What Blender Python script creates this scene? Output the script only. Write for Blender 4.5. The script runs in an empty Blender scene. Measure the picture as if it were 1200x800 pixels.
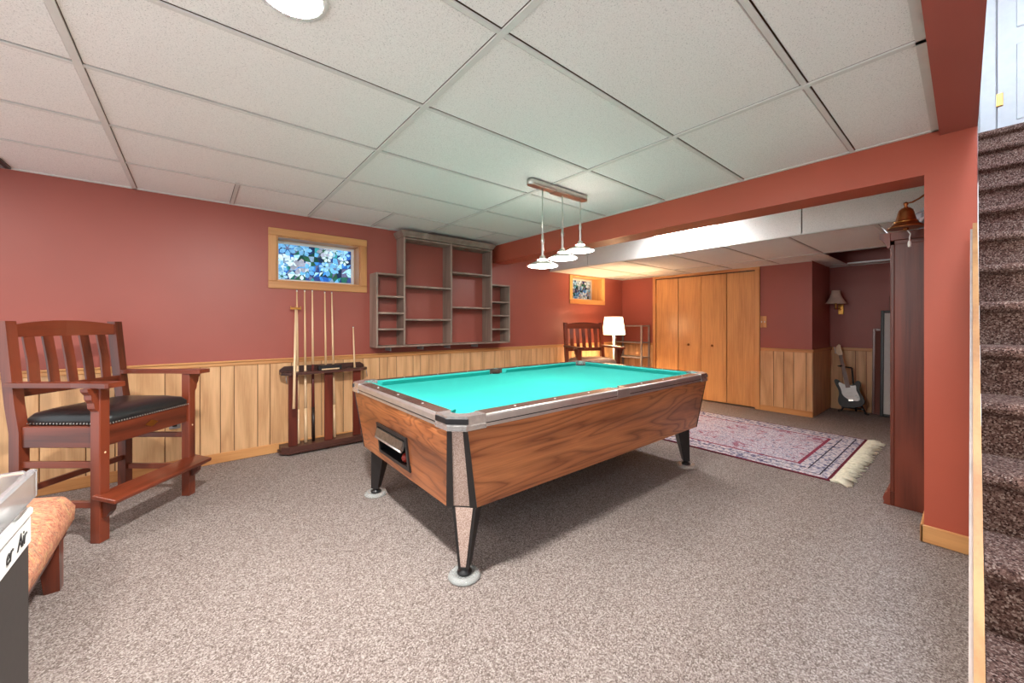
import bpy, bmesh, math, random
from mathutils import Matrix, Vector
random.seed(7)
R = math.radians
scene = bpy.context.scene
col = scene.collection

# ------------------------------------------------------------------ camera
TH, FPX, HORIZON = 0.6899, 449.5, 379.1
cam = bpy.data.cameras.new('camera'); cam.sensor_width = 36; cam.lens = 36*FPX/1200
cam.shift_y = (HORIZON-400)/1200; cam.clip_start = .02
co = bpy.data.objects.new('camera', cam); col.objects.link(co)
co.location = (0, 0, 1.2); co.rotation_euler = (math.pi/2, 0, -TH)
scene.camera = co
# ------------------------------------------------------------------ world, exposure
w = bpy.data.worlds.new('world'); scene.world = w; w.use_nodes = True
w.node_tree.nodes['Background'].inputs[0].default_value = (.92, .96, 1, 1)
w.node_tree.nodes['Background'].inputs[1].default_value = .78
vs = scene.view_settings
vs.view_transform = 'Standard'; vs.look = 'None'; vs.gamma = 1; vs.use_curve_mapping = False
vs.exposure = 1.15
# lamp strengths (emission of the glowing surfaces)
E_DOWN, E_PEND, E_TUBE, E_SHADE, E_STAIR_FILL, E_WIN = 200, 20, 46, 3.0, 36, .5
WARM = (1, .93, .84); NEUT = (1, .97, .93); COOL = (.62, .80, 1)

# key planes of the room (metres; camera stands at x=0 y=0)
YA, XF, ZC, ZL, XB, XR = 4.167, 6.08, 2.246, 2.0, 3.10, 7.0

# ------------------------------------------------------------------ mesh builder
class MB:
    def __init__(s): s.v = []; s.f = []; s.M = Matrix(); s.sm = []
    def at(s, x=0, y=0, z=0, rz=0, rx=0, ry=0):
        s.M = Matrix.Translation((x, y, z)) @ Matrix.Rotation(rz, 4, 'Z') @ Matrix.Rotation(ry, 4, 'Y') @ Matrix.Rotation(rx, 4, 'X'); return s
    def mat(s, M): s.M = M; return s
    def add(s, vs_, fs, smooth=False):
        b = len(s.v); s.v += [tuple(s.M @ Vector(p)) for p in vs_]
        s.f += [tuple(i+b for i in f) for f in fs]; s.sm += [smooth]*len(fs); return s
    def box(s, x0, x1, y0, y1, z0, z1, c=0):
        if c <= 0:
            p = [(x, y, z) for z in (z0, z1) for y in (y0, y1) for x in (x0, x1)]
            return s.add(p, [(0,2,3,1),(4,5,7,6),(0,1,5,4),(2,6,7,3),(0,4,6,2),(1,3,7,5)])
        m = ((x0+x1)/2, (y0+y1)/2, (z0+z1)/2); h = (abs(x1-x0)/2, abs(y1-y0)/2, abs(z1-z0)/2)
        c = min(c, .45*min(h)*2)
        idx = {}; p = []
        for sx in (-1,1):
            for sy in (-1,1):
                for sz in (-1,1):
                    S = (sx,sy,sz)
                    for a in range(3):
                        idx[(a,)+S] = len(p)
                        p.append(tuple(m[k]+S[k]*(h[k] if k == a else h[k]-c) for k in range(3)))
        fs = []
        for a in range(3):
            b1, b2 = (a+1)%3, (a+2)%3
            for sg in (-1,1):
                q = []
                for (u, v) in ((-1,-1),(1,-1),(1,1),(-1,1)):
                    S = [0,0,0]; S[a] = sg; S[b1] = u; S[b2] = v; q.append(idx[(a,)+tuple(S)])
                fs.append(tuple(q))
            for u in (-1,1):
                for v in (-1,1):
                    q = []
                    for (ax, t) in ((b1,-1),(b2,-1),(b2,1),(b1,1)):
                        S = [0,0,0]; S[a] = t; S[b1] = u; S[b2] = v; q.append(idx[(ax,)+tuple(S)])
                    fs.append(tuple(q))
        for sx in (-1,1):
            for sy in (-1,1):
                for sz in (-1,1): fs.append(tuple(idx[(a,sx,sy,sz)] for a in range(3)))
        return s.add(p, fs)
    def loft(s, rings, cap=True, smooth=False, closed=True):
        n = len(rings[0]); p = [q for r in rings for q in r]; fs = []
        for i in range(len(rings)-1):
            for j in range(n if closed else n-1):
                k = (j+1)%n; fs.append((i*n+j, i*n+k, (i+1)*n+k, (i+1)*n+j))
        s.add(p, fs, smooth)
        if cap:
            b = len(s.v)-len(p)
            s.f += [tuple(range(b+n-1, b-1, -1)), tuple(b+(len(rings)-1)*n+j for j in range(n))]; s.sm += [False, False]
        return s
    def prism(s, poly, z0, z1): return s.loft([[(x,y,z0) for x,y in poly], [(x,y,z1) for x,y in poly]])
    def lathe(s, prof, n=20, cap=True, smooth=True):
        return s.loft([[(r*math.cos(2*math.pi*j/n), r*math.sin(2*math.pi*j/n), z) for j in range(n)] for r, z in prof], cap, smooth)
    def tube(s, path, rad, n=8, smooth=True):
        P = [Vector(p) for p in path]; rr = rad if isinstance(rad, (list,tuple)) else [rad]*len(P)
        rings = []; up = None
        for i, p in enumerate(P):
            t = (P[min(i+1,len(P)-1)]-P[max(i-1,0)]).normalized()
            if up is None: up = Vector((0,0,1)) if abs(t.z) < .9 else Vector((1,0,0))
            a = t.cross(up)
            if a.length < 1e-4: a = t.cross(Vector((0,1,0)))
            a.normalize(); b = t.cross(a).normalized(); up = -b if up.dot(-b) > 0 else b
            b = up if abs(up.dot(t)) < .5 else b
            a = t.cross(b).normalized()
            rings.append([tuple(p+rr[i]*(math.cos(2*math.pi*j/n)*a+math.sin(2*math.pi*j/n)*b)) for j in range(n)])
        return s.loft(rings, True, smooth)
    def rrect(s, secs, n=5, smooth=True):
        """loft of rounded rectangles: (cx,cy,hx,hy,r,z)"""
        rings = []
        for cx, cy, hx, hy, r, z in secs:
            q = []
            for (sx, sy, a0) in ((1,1,0),(-1,1,90),(-1,-1,180),(1,-1,270)):
                for k in range(n+1):
                    a = R(a0+90*k/n); q.append((cx+sx*(hx-r)+r*math.cos(a), cy+sy*(hy-r)+r*math.sin(a), z))
            rings.append(q)
        return s.loft(rings, True, smooth)
    def mesh(s, name, recalc=True):
        me = bpy.data.meshes.new(name); me.from_pydata(s.v, [], s.f)
        for p, q in zip(me.polygons, s.sm): p.use_smooth = q
        if recalc:
            bm = bmesh.new(); bm.from_mesh(me); bmesh.ops.recalc_face_normals(bm, faces=bm.faces); bm.to_mesh(me); bm.free()
        return me
    def build(s, name, material, parent=None, loc=None, recalc=True):
        me = s.mesh(name, recalc)
        me.materials.append(material)
        o = bpy.data.objects.new(name, me); col.objects.link(o)
        if parent is not None: o.parent = parent
        if loc: o.location = loc
        return o
def tag(o, label=None, cat=None, group=None, kind=None):
    if label: o['label'] = label
    if cat: o['category'] = cat
    if group: o['group'] = group
    if kind: o['kind'] = kind
    return o
def thing(name, label, cat, loc=(0,0,0), rz=0, group=None, kind=None):
    o = bpy.data.objects.new(name, None); col.objects.link(o); o.empty_display_size = .1
    o.location = loc; o.rotation_euler = (0,0,rz)
    return tag(o, label, cat, group, kind)
def inst(me, name, parent, loc=(0,0,0), rot=(0,0,0), scale=(1,1,1)):
    o = bpy.data.objects.new(name, me); col.objects.link(o); o.parent = parent
    o.location = loc; o.rotation_euler = rot; o.scale = scale; return o
def copy_tree(o, parent=None):
    c = o.copy(); col.objects.link(c); c.parent = parent
    for ch in list(o.children): copy_tree(ch, c)
    return c
def box(name, m, parent, x0, x1, y0, y1, z0, z1, c=0): return MB().box(x0,x1,y0,y1,z0,z1,c).build(name, m, parent)

# ------------------------------------------------------------------ materials
class N:
    def __init__(s, name):
        s.m = bpy.data.materials.new(name); s.m.use_nodes = True; s.t = s.m.node_tree; s.n = s.t.nodes; s.l = s.t.links
        s.b = s.n['Principled BSDF']
    def new(s, typ, **kw):
        n = s.n.new(typ)
        for k, v in kw.items():
            if k.startswith('_'): setattr(n, k[1:], v)
            else: n.inputs[k.replace('__', ' ')].default_value = v
        return n
    def link(s, a, b): s.l.new(a, b); return s
    def coord(s, scale=(1,1,1), rnd=False, kind='Object'):
        tc = s.new('ShaderNodeTexCoord'); mp = s.new('ShaderNodeMapping'); mp.inputs['Scale'].default_value = scale
        s.link(tc.outputs[kind], mp.inputs['Vector'])
        if rnd:
            oi = s.new('ShaderNodeObjectInfo'); mu = s.new('ShaderNodeMath', _operation='MULTIPLY'); mu.inputs[1].default_value = 37.0
            cb = s.new('ShaderNodeCombineXYZ'); s.link(oi.outputs['Random'], mu.inputs[0])
            for k in range(3): s.link(mu.outputs[0], cb.inputs[k])
            s.link(cb.outputs[0], mp.inputs['Location'])
        return mp.outputs[0]
    def noise(s, vec, scale, detail=3, rough=.55, dist=0):
        n = s.new('ShaderNodeTexNoise', Scale=scale, Detail=detail, Roughness=rough, Distortion=dist); s.link(vec, n.inputs['Vector']); return n.outputs['Fac']
    def ramp(s, fac, stops, interp='LINEAR'):
        r = s.new('ShaderNodeValToRGB'); e = r.color_ramp; e.interpolation = interp
        while len(e.elements) < len(stops): e.elements.new(.5)
        for el, (p, c) in zip(e.elements, stops): el.position = p; el.color = (*c, 1)
        s.link(fac, r.inputs[0]); return r.outputs[0]
    def mix(s, a, b, fac, mode='MIX'):
        m = s.new('ShaderNodeMix', _data_type='RGBA', _blend_type=mode)
        for sock, v in ((m.inputs[6], a), (m.inputs[7], b), (m.inputs[0], fac)):
            if hasattr(v, 'links'): s.link(v, sock)
            elif isinstance(v, (tuple, list)): sock.default_value = (*v, 1) if len(v) == 3 else v
            else: sock.default_value = v
        return m.outputs[2]
    def math(s, op, a, b=0.):
        m = s.new('ShaderNodeMath', _operation=op)
        for i, v in enumerate((a, b)):
            if hasattr(v, 'links'): s.link(v, m.inputs[i])
            else: m.inputs[i].default_value = v
        return m.outputs[0]
    def out(s, color, rough=.5, metal=0., bump=None, bs=.3, bd=.01, spec=None, coat=0):
        if hasattr(color, 'links'): s.link(color, s.b.inputs['Base Color'])
        else: s.b.inputs['Base Color'].default_value = (*color, 1)
        s.b.inputs['Roughness'].default_value = rough; s.b.inputs['Metallic'].default_value = metal
        if spec is not None: s.b.inputs['Specular IOR Level'].default_value = spec
        if coat: s.b.inputs['Coat Weight'].default_value = coat; s.b.inputs['Coat Roughness'].default_value = .15
        if bump is not None:
            b = s.new('ShaderNodeBump', Strength=bs, Distance=bd); s.link(bump, b.inputs['Height']); s.link(b.outputs[0], s.b.inputs['Normal'])
        return s.m
def sc(c, k): return tuple(min(1, x*k) for x in c)
def S(r, g, b):
    f = lambda v: ((v/255+.055)/1.055)**2.4 if v > 10 else v/255/12.92
    return (f(r), f(g), f(b))
def pm(name, c, rough=.5, metal=0., var=.12, scale=18., bump=0, bscale=60, coat=0, rnd=False):
    m = N(name); v = m.coord(rnd=rnd); n = m.noise(v, scale, 4)
    cc = m.ramp(n, [(.3, sc(c, 1-var)), (.7, sc(c, 1+var))])
    bp = m.noise(v, bscale, 3) if bump else None
    return m.out(cc, rough, metal, bp, bump, .004, coat=coat)
def wood(name, dark, light, axis='z', rough=.4, ring=7., fine=90., coat=0., amount=1., rnd=True):
    """wood grain running along axis: contour lines of a stretched noise plus fine streaks"""
    m = N(name); st = {'x': (.35,3,3), 'y': (3,.35,3), 'z': (3,3,.35)}[axis]
    v = m.coord(st, rnd)
    big = m.noise(v, 1.6, 2, .5, .3)
    rings = m.math('PINGPONG', m.math('MULTIPLY', big, ring), 1.)
    st2 = {'x': (.04,1,1), 'y': (1,.04,1), 'z': (1,1,.04)}[axis]
    fn = m.noise(m.coord(st2, rnd), fine, 4, .6)
    mixv = m.math('ADD', m.math('MULTIPLY', rings, .55*amount), m.math('MULTIPLY', fn, 1-.55*amount))
    c = m.ramp(mixv, [(.18, dark), (.62, light), (.95, sc(light, 1.12))])
    return m.out(c, rough, 0, fn, .12, .003, coat=coat)
def emit(name, c, strength):
    m = N(name); m.b.inputs['Base Color'].default_value = (.9,.9,.9,1)
    m.b.inputs['Emission Color'].default_value = (*c, 1); m.b.inputs['Emission Strength'].default_value = strength; return m.m

def paint_mat(name, c):
    m = N(name); v = m.coord(kind='Object')
    big = m.noise(v, 1.1, 3); fine = m.noise(v, 160, 2)
    cc = m.ramp(big, [(.3, sc(c, .93)), (.7, sc(c, 1.07))])
    return m.out(cc, .42, 0, fine, .12, .002, spec=.45)
RED = S(161, 85, 73)
M = {}
M['red'] = paint_mat('red_wall_paint', RED)
M['rust'] = paint_mat('rust_paint', S(182, 88, 66))
M['cream'] = paint_mat('white_wall_paint', (.78, .77, .74))
def carpet(name, stops, sc1=190, sc2=420, bs=.8):
    m = N(name); v = m.coord()
    vo = m.new('ShaderNodeTexVoronoi', Scale=sc1); m.link(v, vo.inputs['Vector'])
    sp = m.new('ShaderNodeSeparateColor'); m.link(vo.outputs['Color'], sp.inputs[0])
    n = m.noise(v, sc2, 2, .7); big = m.noise(v, 1.3, 3)
    f = m.math('ADD', m.math('MULTIPLY', sp.outputs[0], .6), m.math('MULTIPLY', n, .4))
    f = m.math('ADD', f, m.math('MULTIPLY', m.math('SUBTRACT', big, .5), .12))
    return m.out(m.ramp(f, stops), .95, 0, n, bs, .006, spec=.1)
M['carpet'] = carpet('taupe_carpet', [(.2, S(104,91,86)), (.45, S(145,132,126)), (.62, S(164,151,145)), (.85, S(202,192,186))], 230, 460)
M['stair_carpet'] = carpet('brown_stair_carpet', [(.2, S(58,38,33)), (.45, S(116,86,76)), (.65, S(140,108,96)), (.85, S(206,180,164))], 240, 480)
def tile_mat():
    m = N('ceiling_tile'); v = m.coord(rnd=True)
    vo = m.new('ShaderNodeTexVoronoi', Scale=110.); m.link(v, vo.inputs['Vector'])
    pits = m.ramp(vo.outputs['Distance'], [(.0, S(118,114,110)), (.2, S(240,236,233)), (1, S(244,240,237))])
    n = m.noise(v, 230, 3, .6)
    c = m.mix(pits, m.ramp(n, [(.36, S(206,202,198)), (.48, S(250,248,246))]), .45, 'MULTIPLY')
    return m.out(c, .9, 0, n, .5, .003, spec=.1)
M['tile'] = tile_mat()
M['tee'] = pm('ceiling_grid_metal', S(214,210,205), .45, 0, .03)
M['plank'] = wood('pale_oak_panelling', S(192,142,96), S(224,178,130), 'z', .42, 10, 120, amount=.7)
M['groove'] = pm('dark_groove', S(96,66,42), .8)
M['oak'] = wood('oak_trim', S(186,124,72), S(216,158,100), 'x', .38, 5, 120)
M['oaky'] = wood('oak_trim_cross', S(186,124,72), S(216,158,100), 'y', .38, 5, 120)
M['oakz'] = wood('oak_trim_upright', S(186,124,72), S(216,158,100), 'z', .38, 5, 120)
M['cas'] = wood('amber_casing', S(176,114,66), S(208,150,94), 'x', .38, 5, 120)
M['casz'] = wood('amber_casing_upright', S(176,114,66), S(208,150,94), 'z', .38, 5, 120)
M['pine'] = wood('yellow_pine', S(214,158,92), S(238,190,120), 'z', .4, 5, 110)
M['closet'] = wood('amber_plywood_door', S(190,128,74), S(226,168,108), 'z', .3, 5, 70, coat=.2, amount=.4)
M['cherry'] = wood('dark_cherry', S(86,38,24), S(122,58,40), 'z', .35, 5, 90)
M['mahog'] = wood('red_mahogany', S(72,30,18), S(124,56,34), 'z', .3, 5, 60, coat=.25)
M['mahogx'] = wood('red_mahogany_cross', S(72,30,18), S(124,56,34), 'x', .3, 5, 60, coat=.25)
M['mahogy'] = wood('red_mahogany_depth', S(72,30,18), S(124,56,34), 'y', .3, 5, 60, coat=.25)
M['rack'] = wood('dark_walnut', S(48,26,22), S(84,50,42), 'x', .35, 4, 80)
M['rackz'] = wood('dark_red_slat', S(78,28,18), S(116,48,32), 'z', .35, 4, 80)
M['shelfwood'] = wood('taupe_stained_wood', S(128,106,94), S(162,140,126), 'z', .5, 4, 90)
M['maple'] = wood('maple_cue', S(222,184,138), S(238,206,166), 'z', .25, 3, 60)
M['black'] = pm('black_satin', (.012,.012,.013), .4)
M['blacktrim'] = pm('black_metal_trim', (.016,.014,.014), .35)
M['leather'] = pm('black_leather', (.014,.015,.016), .3, bump=.25, bscale=180)
M['tan_seat'] = pm('tan_leather', S(150,120,100), .35, bump=.2, bscale=160)
M['brass'] = pm('brass', S(196,140,72), .3, 1)
M['bronze'] = pm('aged_bronze', S(150,92,52), .34, .9, .25, 14)
M['nickel'] = pm('brushed_nickel', (.56,.54,.50), .28, 1, .06)
M['chrome'] = pm('worn_chrome', (.70,.67,.65), .26, .8, .15, 30)
M['alu'] = pm('aluminium_trim', (.66,.64,.62), .3, .8, .06)
M['lip'] = pm('dull_chrome', (.30,.28,.26), .3, .9, .2, 40)
M['white'] = pm('white_paint', (.82,.82,.81), .35, 0, .03)
M['whiteplastic'] = pm('white_plastic', (.8,.8,.77), .4, 0, .05)
M['darkgrey'] = pm('charcoal_cabinet', S(52,48,46), .6, 0, .1, 60)
M['steel'] = pm('grey_steel', S(150,146,148), .4, .4)
def felt():
    m = N('turquoise_felt'); v = m.coord(); n = m.noise(v, 260, 2); big = m.noise(v, 2.2, 3)
    c = m.mix(m.ramp(n, [(.3, S(38,164,155)), (.7, S(57,187,178))]), m.ramp(big, [(.3, (.9,.9,.9)), (.7, (1,1,1))]), 1., 'MULTIPLY')
    return m.out(c, .9, 0, n, .3, .002, spec=.15)
M['felt'] = felt()
def laminate(name, axis):
    m = N(name)
    st = {'x': (.38,2.2,2.9), 'y': (2.2,.6,2.9)}[axis]
    v = m.coord(st)
    big = m.noise(v, 1.55, 3, .45, .55)
    k = m.math('FRACT', m.math('MULTIPLY', big, 15.))
    line = m.ramp(k, [(0, (.0,.0,.0)), (.12, (.5,.5,.5)), (.5, (1,1,1)), (.85, (.7,.7,.7)), (1, (.1,.1,.1))])
    st2 = {'x': (.03,1,1), 'y': (1,.03,1)}[axis]
    fn = m.noise(m.coord(st2), 110, 4, .6)
    patch = m.noise(v, 1.1, 2)
    base = m.ramp(patch, [(.32, S(134,80,48)), (.5, S(190,118,70)), (.68, S(220,150,94))])
    c = m.mix(base, m.ramp(fn, [(.3, (.72,.68,.64)), (.65, (1.08,1.04,1.0))]), .8, 'MULTIPLY')
    c = m.mix(c, m.mix((.36,.25,.19), (1,1,1), line), .85, 'MULTIPLY')
    return m.out(c, .3, coat=.15)
M['lamx'] = laminate('walnut_laminate_long', 'x'); M['lamy'] = laminate('walnut_laminate_end', 'y')
def speckle():
    m = N('speckled_laminate'); v = m.coord(); n = m.noise(v, 190, 3, .7)
    return m.out(m.ramp(n, [(.35, S(138,110,98)), (.5, S(176,152,140)), (.68, S(205,186,174))]), .4)
M['speckle'] = speckle()
M['railtop'] = wood('dark_rail_laminate', S(52,38,34), S(92,72,64), 'x', .25, 5, 60, coat=.3)
def glassy(name, c, rough=.05, alpha=1):
    m = N(name); m.b.inputs['Transmission Weight'].default_value = alpha; m.b.inputs['IOR'].default_value = 1.45
    return m.out(c, rough)
M['cup'] = glassy('clear_caster_cup', (.92,.95,.93), .12, .75)
M['acrylic'] = glassy('clear_acrylic', (.74,.75,.76), .12, .85)
# ------------------------------------------------------------------ STRUCTURE
# floor
f = MB().box(-2.5, 7.1, -1.1, 4.5, -.12, 0).build('floor', M['carpet']); tag(f, kind='structure')
# ---- left wall with two window openings
W1 = (.585, 1.348, 1.598, 2.024); W2 = (4.70, 5.475, 1.59, 1.985); TW = .34
b = MB()
def wall_y(b, x0, x1, z0, z1, holes, y0, y1):
    xs = x0
    for (a, c, lo, hi) in holes:
        b.box(xs, a, y0, y1, z0, z1); b.box(a, c, y0, y1, z0, lo); b.box(a, c, y0, y1, hi, z1); xs = c
    b.box(xs, x1, y0, y1, z0, z1)
wall_y(b, -2.5, 7.2, 0, 2.7, [W1, W2], YA, YA+TW)
wall_left = tag(b.build('wall_left', M['red']), kind='structure')
wall_far = tag(box('wall_far', M['red'], None, XF, XF+.12, 3.50, YA, 0, 2.3), kind='structure')
MB().box(XF, XF+.12, 1.34, 1.975, 0, 2.3).box(XF, XF+.12, 1.975, 3.5, 1.955, 2.3).build('wall_panel', M['red'], wall_far)
wall_recess_side = tag(box('wall_recess_side', M['red'], None, XF+.12, XR, 1.34, 1.46, 0, 2.3), kind='structure')
wall_recess = tag(box('wall_recess', M['red'], None, XR, XR+.12, -.0, 1.34, 0, 2.3), kind='structure')
tag(box('wall_closet', M['black'], None, XF+.62, XF+.7, 1.46, YA, 0, 2.3), kind='structure')
# wall under the stairs, right of the far room (behind the bookcase)
tag(box('wall_right', M['red'], None, XB+.24, XR, -.003, .022, 0, 2.3), kind='structure')
# end walls out of view
tag(box('wall_back', M['cream'], None, .9, 5.3, -1.12, -1.0, 0, 5.0), kind='structure')
# beam, column, header
tag(box('wall_beam', M['rust'], None, XB, XB+.24, .185, YA, 2.02, 2.5), kind='structure')
colm = tag(box('wall_column', M['rust'], None, XB, XB+.24, 0, .185, 0, 2.6), kind='structure')
hd = MB()
hd.v = []; hd.add([(-2.5,-.085,2.215),(XB,-.003,2.215),(XB,.128,2.215),(-2.5,.062,2.215),
                   (-2.5,-.085,5.0),(XB,-.003,5.0),(XB,.128,5.0),(-2.5,.062,5.0)],
                  [(0,1,2,3),(4,5,6,7),(0,1,5,4),(1,2,6,5),(2,3,7,6),(3,0,4,7)])
tag(hd.build('wall_header', M['red']), kind='structure')
# ---- baseboards
bb = MB().box(-2.5, XF, YA-.022, YA-.009, 0, .085, .004).build('baseboard_left', M['oak']); tag(bb, kind='structure')
bb = MB().box(XF-.014, XF, 1.33, 1.93, 0, .075, .004).build('baseboard_far', M['oaky']); tag(bb, kind='structure')
bb = MB().box(XB-.016, XB, -.005, .2, 0, .095, .005).box(XB-.016, XB+.24, .185, .2, 0, .095, .005).build('baseboard_column', M['oaky']); tag(bb, kind='structure')
# ---- chair rails
def rail_y(x0, x1, y, n, m):
    b = MB(); b.box(x0, x1, y-.018, y, .83, .862, .004).box(x0, x1, y-.03, y, .862, .876, .004)
    tag(b.build(n, m), kind='structure')
rail_y(-2.5, XF, YA, 'trim_1', M['oak'])
tag(MB().box(XF-.018, XF, 1.32, 1.915, .825, .855, .004).box(XF-.028, XF, 1.312, 1.915, .855, .868, .004).build('trim_2', M['oaky']), kind='structure')
tag(MB().box(XF-.018, XR, 1.322, 1.34, .825, .855, .004).box(XF-.018, XR, 1.312, 1.34, .855, .868, .004).build('trim_3', M['oak']), kind='structure')
tag(MB().box(XR-.02, XR, 0.02, 1.312, .825, .868, .004).build('trim_4', M['oaky']), kind='structure')
# ---- wainscot planks: each its own piece (x positions of the grooves on the long wall)
g = [-.84,-.62,-.47,-.19,.029,.166,.262,.436,.531]
xs = [-2.48]
while xs[-1] < -1.05: xs.append(xs[-1]+random.choice((.1,.14,.2,.24)))
xs += g
while xs[-1] < 5.95: xs.append(xs[-1]+random.choice((.09,.115,.15,.175,.2,.145,.105)))
xs[-1] = XF-.005
plank_cache = {}
def plank(parent, wd, h, loc, rz=0):
    key = (round(wd, 2), h)
    if key not in plank_cache:
        me = MB().box(-key[0]/2+.0025, key[0]/2-.0025, -.008, 0, 0, h, .0025).mesh('plank'); me.materials.append(M['plank']); plank_cache[key] = me
    inst(plank_cache[key], 'plank', parent, loc, (0,0,rz), (wd/key[0],1,1))
for a, c in zip(xs, xs[1:]): plank(wall_left, c-a, .83, ((a+c)/2, YA-.0015, 0))
box('groove_backing', M['groove'], wall_left, -2.49, XF-.003, YA-.0015, YA+.002, 0, .83)
ys = [1.335,1.40,1.535,1.645,1.76,1.925]
for a, c in zip(ys, ys[1:]): plank(wall_far, c-a, .825, (XF-.0015, (a+c)/2, 0), -math.pi/2)
box('groove_backing', M['groove'], wall_far, XF-.0015, XF+.002, 1.345, 1.93, 0, .825)
ys = [3.54,3.62,3.78,3.90,4.04,4.155]
for a, c in zip(ys, ys[1:]): plank(wall_far, c-a, .83, (XF-.0015, (a+c)/2, 0), -math.pi/2)
tag(MB().box(XF-.02, XF, 3.55, YA-.02, .83, .87, .004).build('trim_5', M['oaky']), kind='structure')
xq = [XF, 6.28, 6.42, 6.6, 6.78, 6.9, XR]
for a, c in zip(xq, xq[1:]): plank(wall_recess_side, c-a, .825, ((a+c)/2, 1.34-.0015, 0))
yq = [.02,.2,.38,.5,.68,.8,.95,1.06,1.2,1.33]
for a, c in zip(yq, yq[1:]): plank(wall_recess, c-a, .825, (XR-.0015, (a+c)/2, 0), -math.pi/2)

# ---- main ceiling: slab, lay-in tiles, metal grid
ceiling = tag(MB().box(-2.5, XB, .06, YA, ZC+.03, ZC+.08).box(-2.5, .9, -1.1, .06, ZC+.03, ZC+.08)
              .box(XB+.24, 4.3, 0, YA, ZC+.03, ZC+.08).box(XB, XB+.24, .185, YA, 2.5, 2.55).build('ceiling', M['groove']), kind='structure')  # slab coloured dark so the tile gaps read as shadow lines
tile_cache = {}
def tile(parent, x0, x1, y0, y1, z):
    g_ = .0150; key = (round(x1-x0, 3), round(y1-y0, 3))
    if min(key) < .03: return
    if key not in tile_cache:
        me = MB().box(-key[0]/2+g_, key[0]/2-g_, -key[1]/2+g_, key[1]/2-g_, 0, .016, .003).mesh('tile'); me.materials.append(M['tile']); tile_cache[key] = me
    inst(tile_cache[key], 'tile', parent, ((x0+x1)/2, (y0+y1)/2, z+.004))
MX = [-2.5,-1.583,-.365,.855,2.074,XB]
RY = [.06,.482,1.091,1.701,2.311,2.920,3.530,YA]
for i in range(len(MX)-1):
    for j in range(len(RY)-1):
        if j == len(RY)-2 and MX[i+1]-MX[i] > 1.1 or (j == len(RY)-2 and i == len(MX)-2):
            mid = MX[i]+.6096
            tile(ceiling, MX[i], mid, RY[j], RY[j+1], ZC); tile(ceiling, mid, MX[i+1], RY[j], RY[j+1], ZC)
            box('cross_tee', M['tee'], ceiling, mid-.012, mid+.012, RY[j]+.012, RY[j+1], ZC-.001, ZC+.005)
        else: tile(ceiling, MX[i], MX[i+1], RY[j], RY[j+1], ZC)
for x in MX[1:-1]: box('main_tee', M['tee'], ceiling, x-.013, x+.013, .03, YA, ZC-.003, ZC+.005)
for y in RY[1:-1]:
    for i in range(len(MX)-1):
        box('cross_tee', M['tee'], ceiling, MX[i]+.013, MX[i+1]-.013, y-.010, y+.010, ZC-.001, ZC+.005)
MB().box(-2.5, XB, YA-.022, YA, ZC-.003, ZC+.005).box(XB-.02, XB, .13, YA, ZC-.003, ZC+.005).build('wall_angle', M['tee'], ceiling)
ed = MB(); ed.add([(-2.5,.062,ZC-.003),(XB,.128,ZC-.003),(XB,.158,ZC-.003),(-2.5,.092,ZC-.003),(-2.5,.062,ZC+.005),(XB,.128,ZC+.005),(XB,.158,ZC+.005),(-2.5,.092,ZC+.005)],
       [(0,1,2,3),(4,5,6,7),(0,1,5,4),(1,2,6,5),(2,3,7,6),(3,0,4,7)]); ed.build('wall_angle', M['tee'], ceiling)
for (x0,x1) in ((-2.5,-1.583),(-1.583,-.365),(-.365,.9)):
    for (y0,y1) in ((-1.0,-.7376),(-.7376,-.128),(-.128,-.09)): tile(ceiling, x0, x1, y0, y1, ZC)
# strip of high ceiling between beam and dropped ceiling
ty = [.0,.48,1.70,2.92,YA]
for a, c in zip(ty, ty[1:]):
    tile(ceiling, XB+.24, 3.60, a, c, ZC); tile(ceiling, 3.60, 4.2, a, c, ZC)
    box('cross_tee', M['tee'], ceiling, XB+.24, 4.2, c-.012, c+.012, ZC-.001, ZC+.005)
box('main_tee', M['tee'], ceiling, 3.588, 3.612, 0, YA, ZC-.003, ZC+.005)
# ---- dropped ceiling of the far room
XD = 4.20
low = tag(MB().box(XD, 5.50, 0, YA, ZL+.2, ZL+.24).box(5.5, 6.75, 1.13, YA, ZL+.2, ZL+.24).box(6.75, XR, 0, 1.34, ZL+.2, ZL+.24).box(5.5, 6.75, 0, 1.13, ZL+.5, ZL+.54).build('ceiling_dropped', M['cherry']), kind='structure')
LX = [XD, 5.50, 6.75, XR]; LY = [0, .52, 1.125, 1.70, 2.29, 2.90, 3.51, YA]
for i in range(3):
    for j in range(len(LY)-1):
        if i == 1 and j == 1: continue                       # the missing tile
        if i == 2 and j > 2: continue
        x1 = min(LX[i+1], XF) if j >= 3 else LX[i+1]
        if x1 > LX[i]: tile(low, LX[i], x1, LY[j], LY[j+1], ZL)
for x in LX[1:3]: box('main_tee', M['tee'], low, x-.013, x+.013, 0, YA if x < 6 else 1.34, ZL-.003, ZL+.005)
for y in LY[1:-1]: box('cross_tee', M['tee'], low, XD+.02, XF if y > 1.34 else XR, y-.011, y+.011, ZL-.001, ZL+.005)
MB().box(XF-.02, XF, 1.34, YA, ZL-.003, ZL+.005).box(XR-.02, XR, 0, 1.34, ZL-.003, ZL+.005).box(XD, XF, YA-.02, YA, ZL-.003, ZL+.005).build('wall_angle', M['tee'], low)
for k, yj in enumerate((.15, .75)): box('joist', M['cherry'], low, 5.52, 6.74, yj, yj+.04, ZL+.22, ZL+.48)
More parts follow.
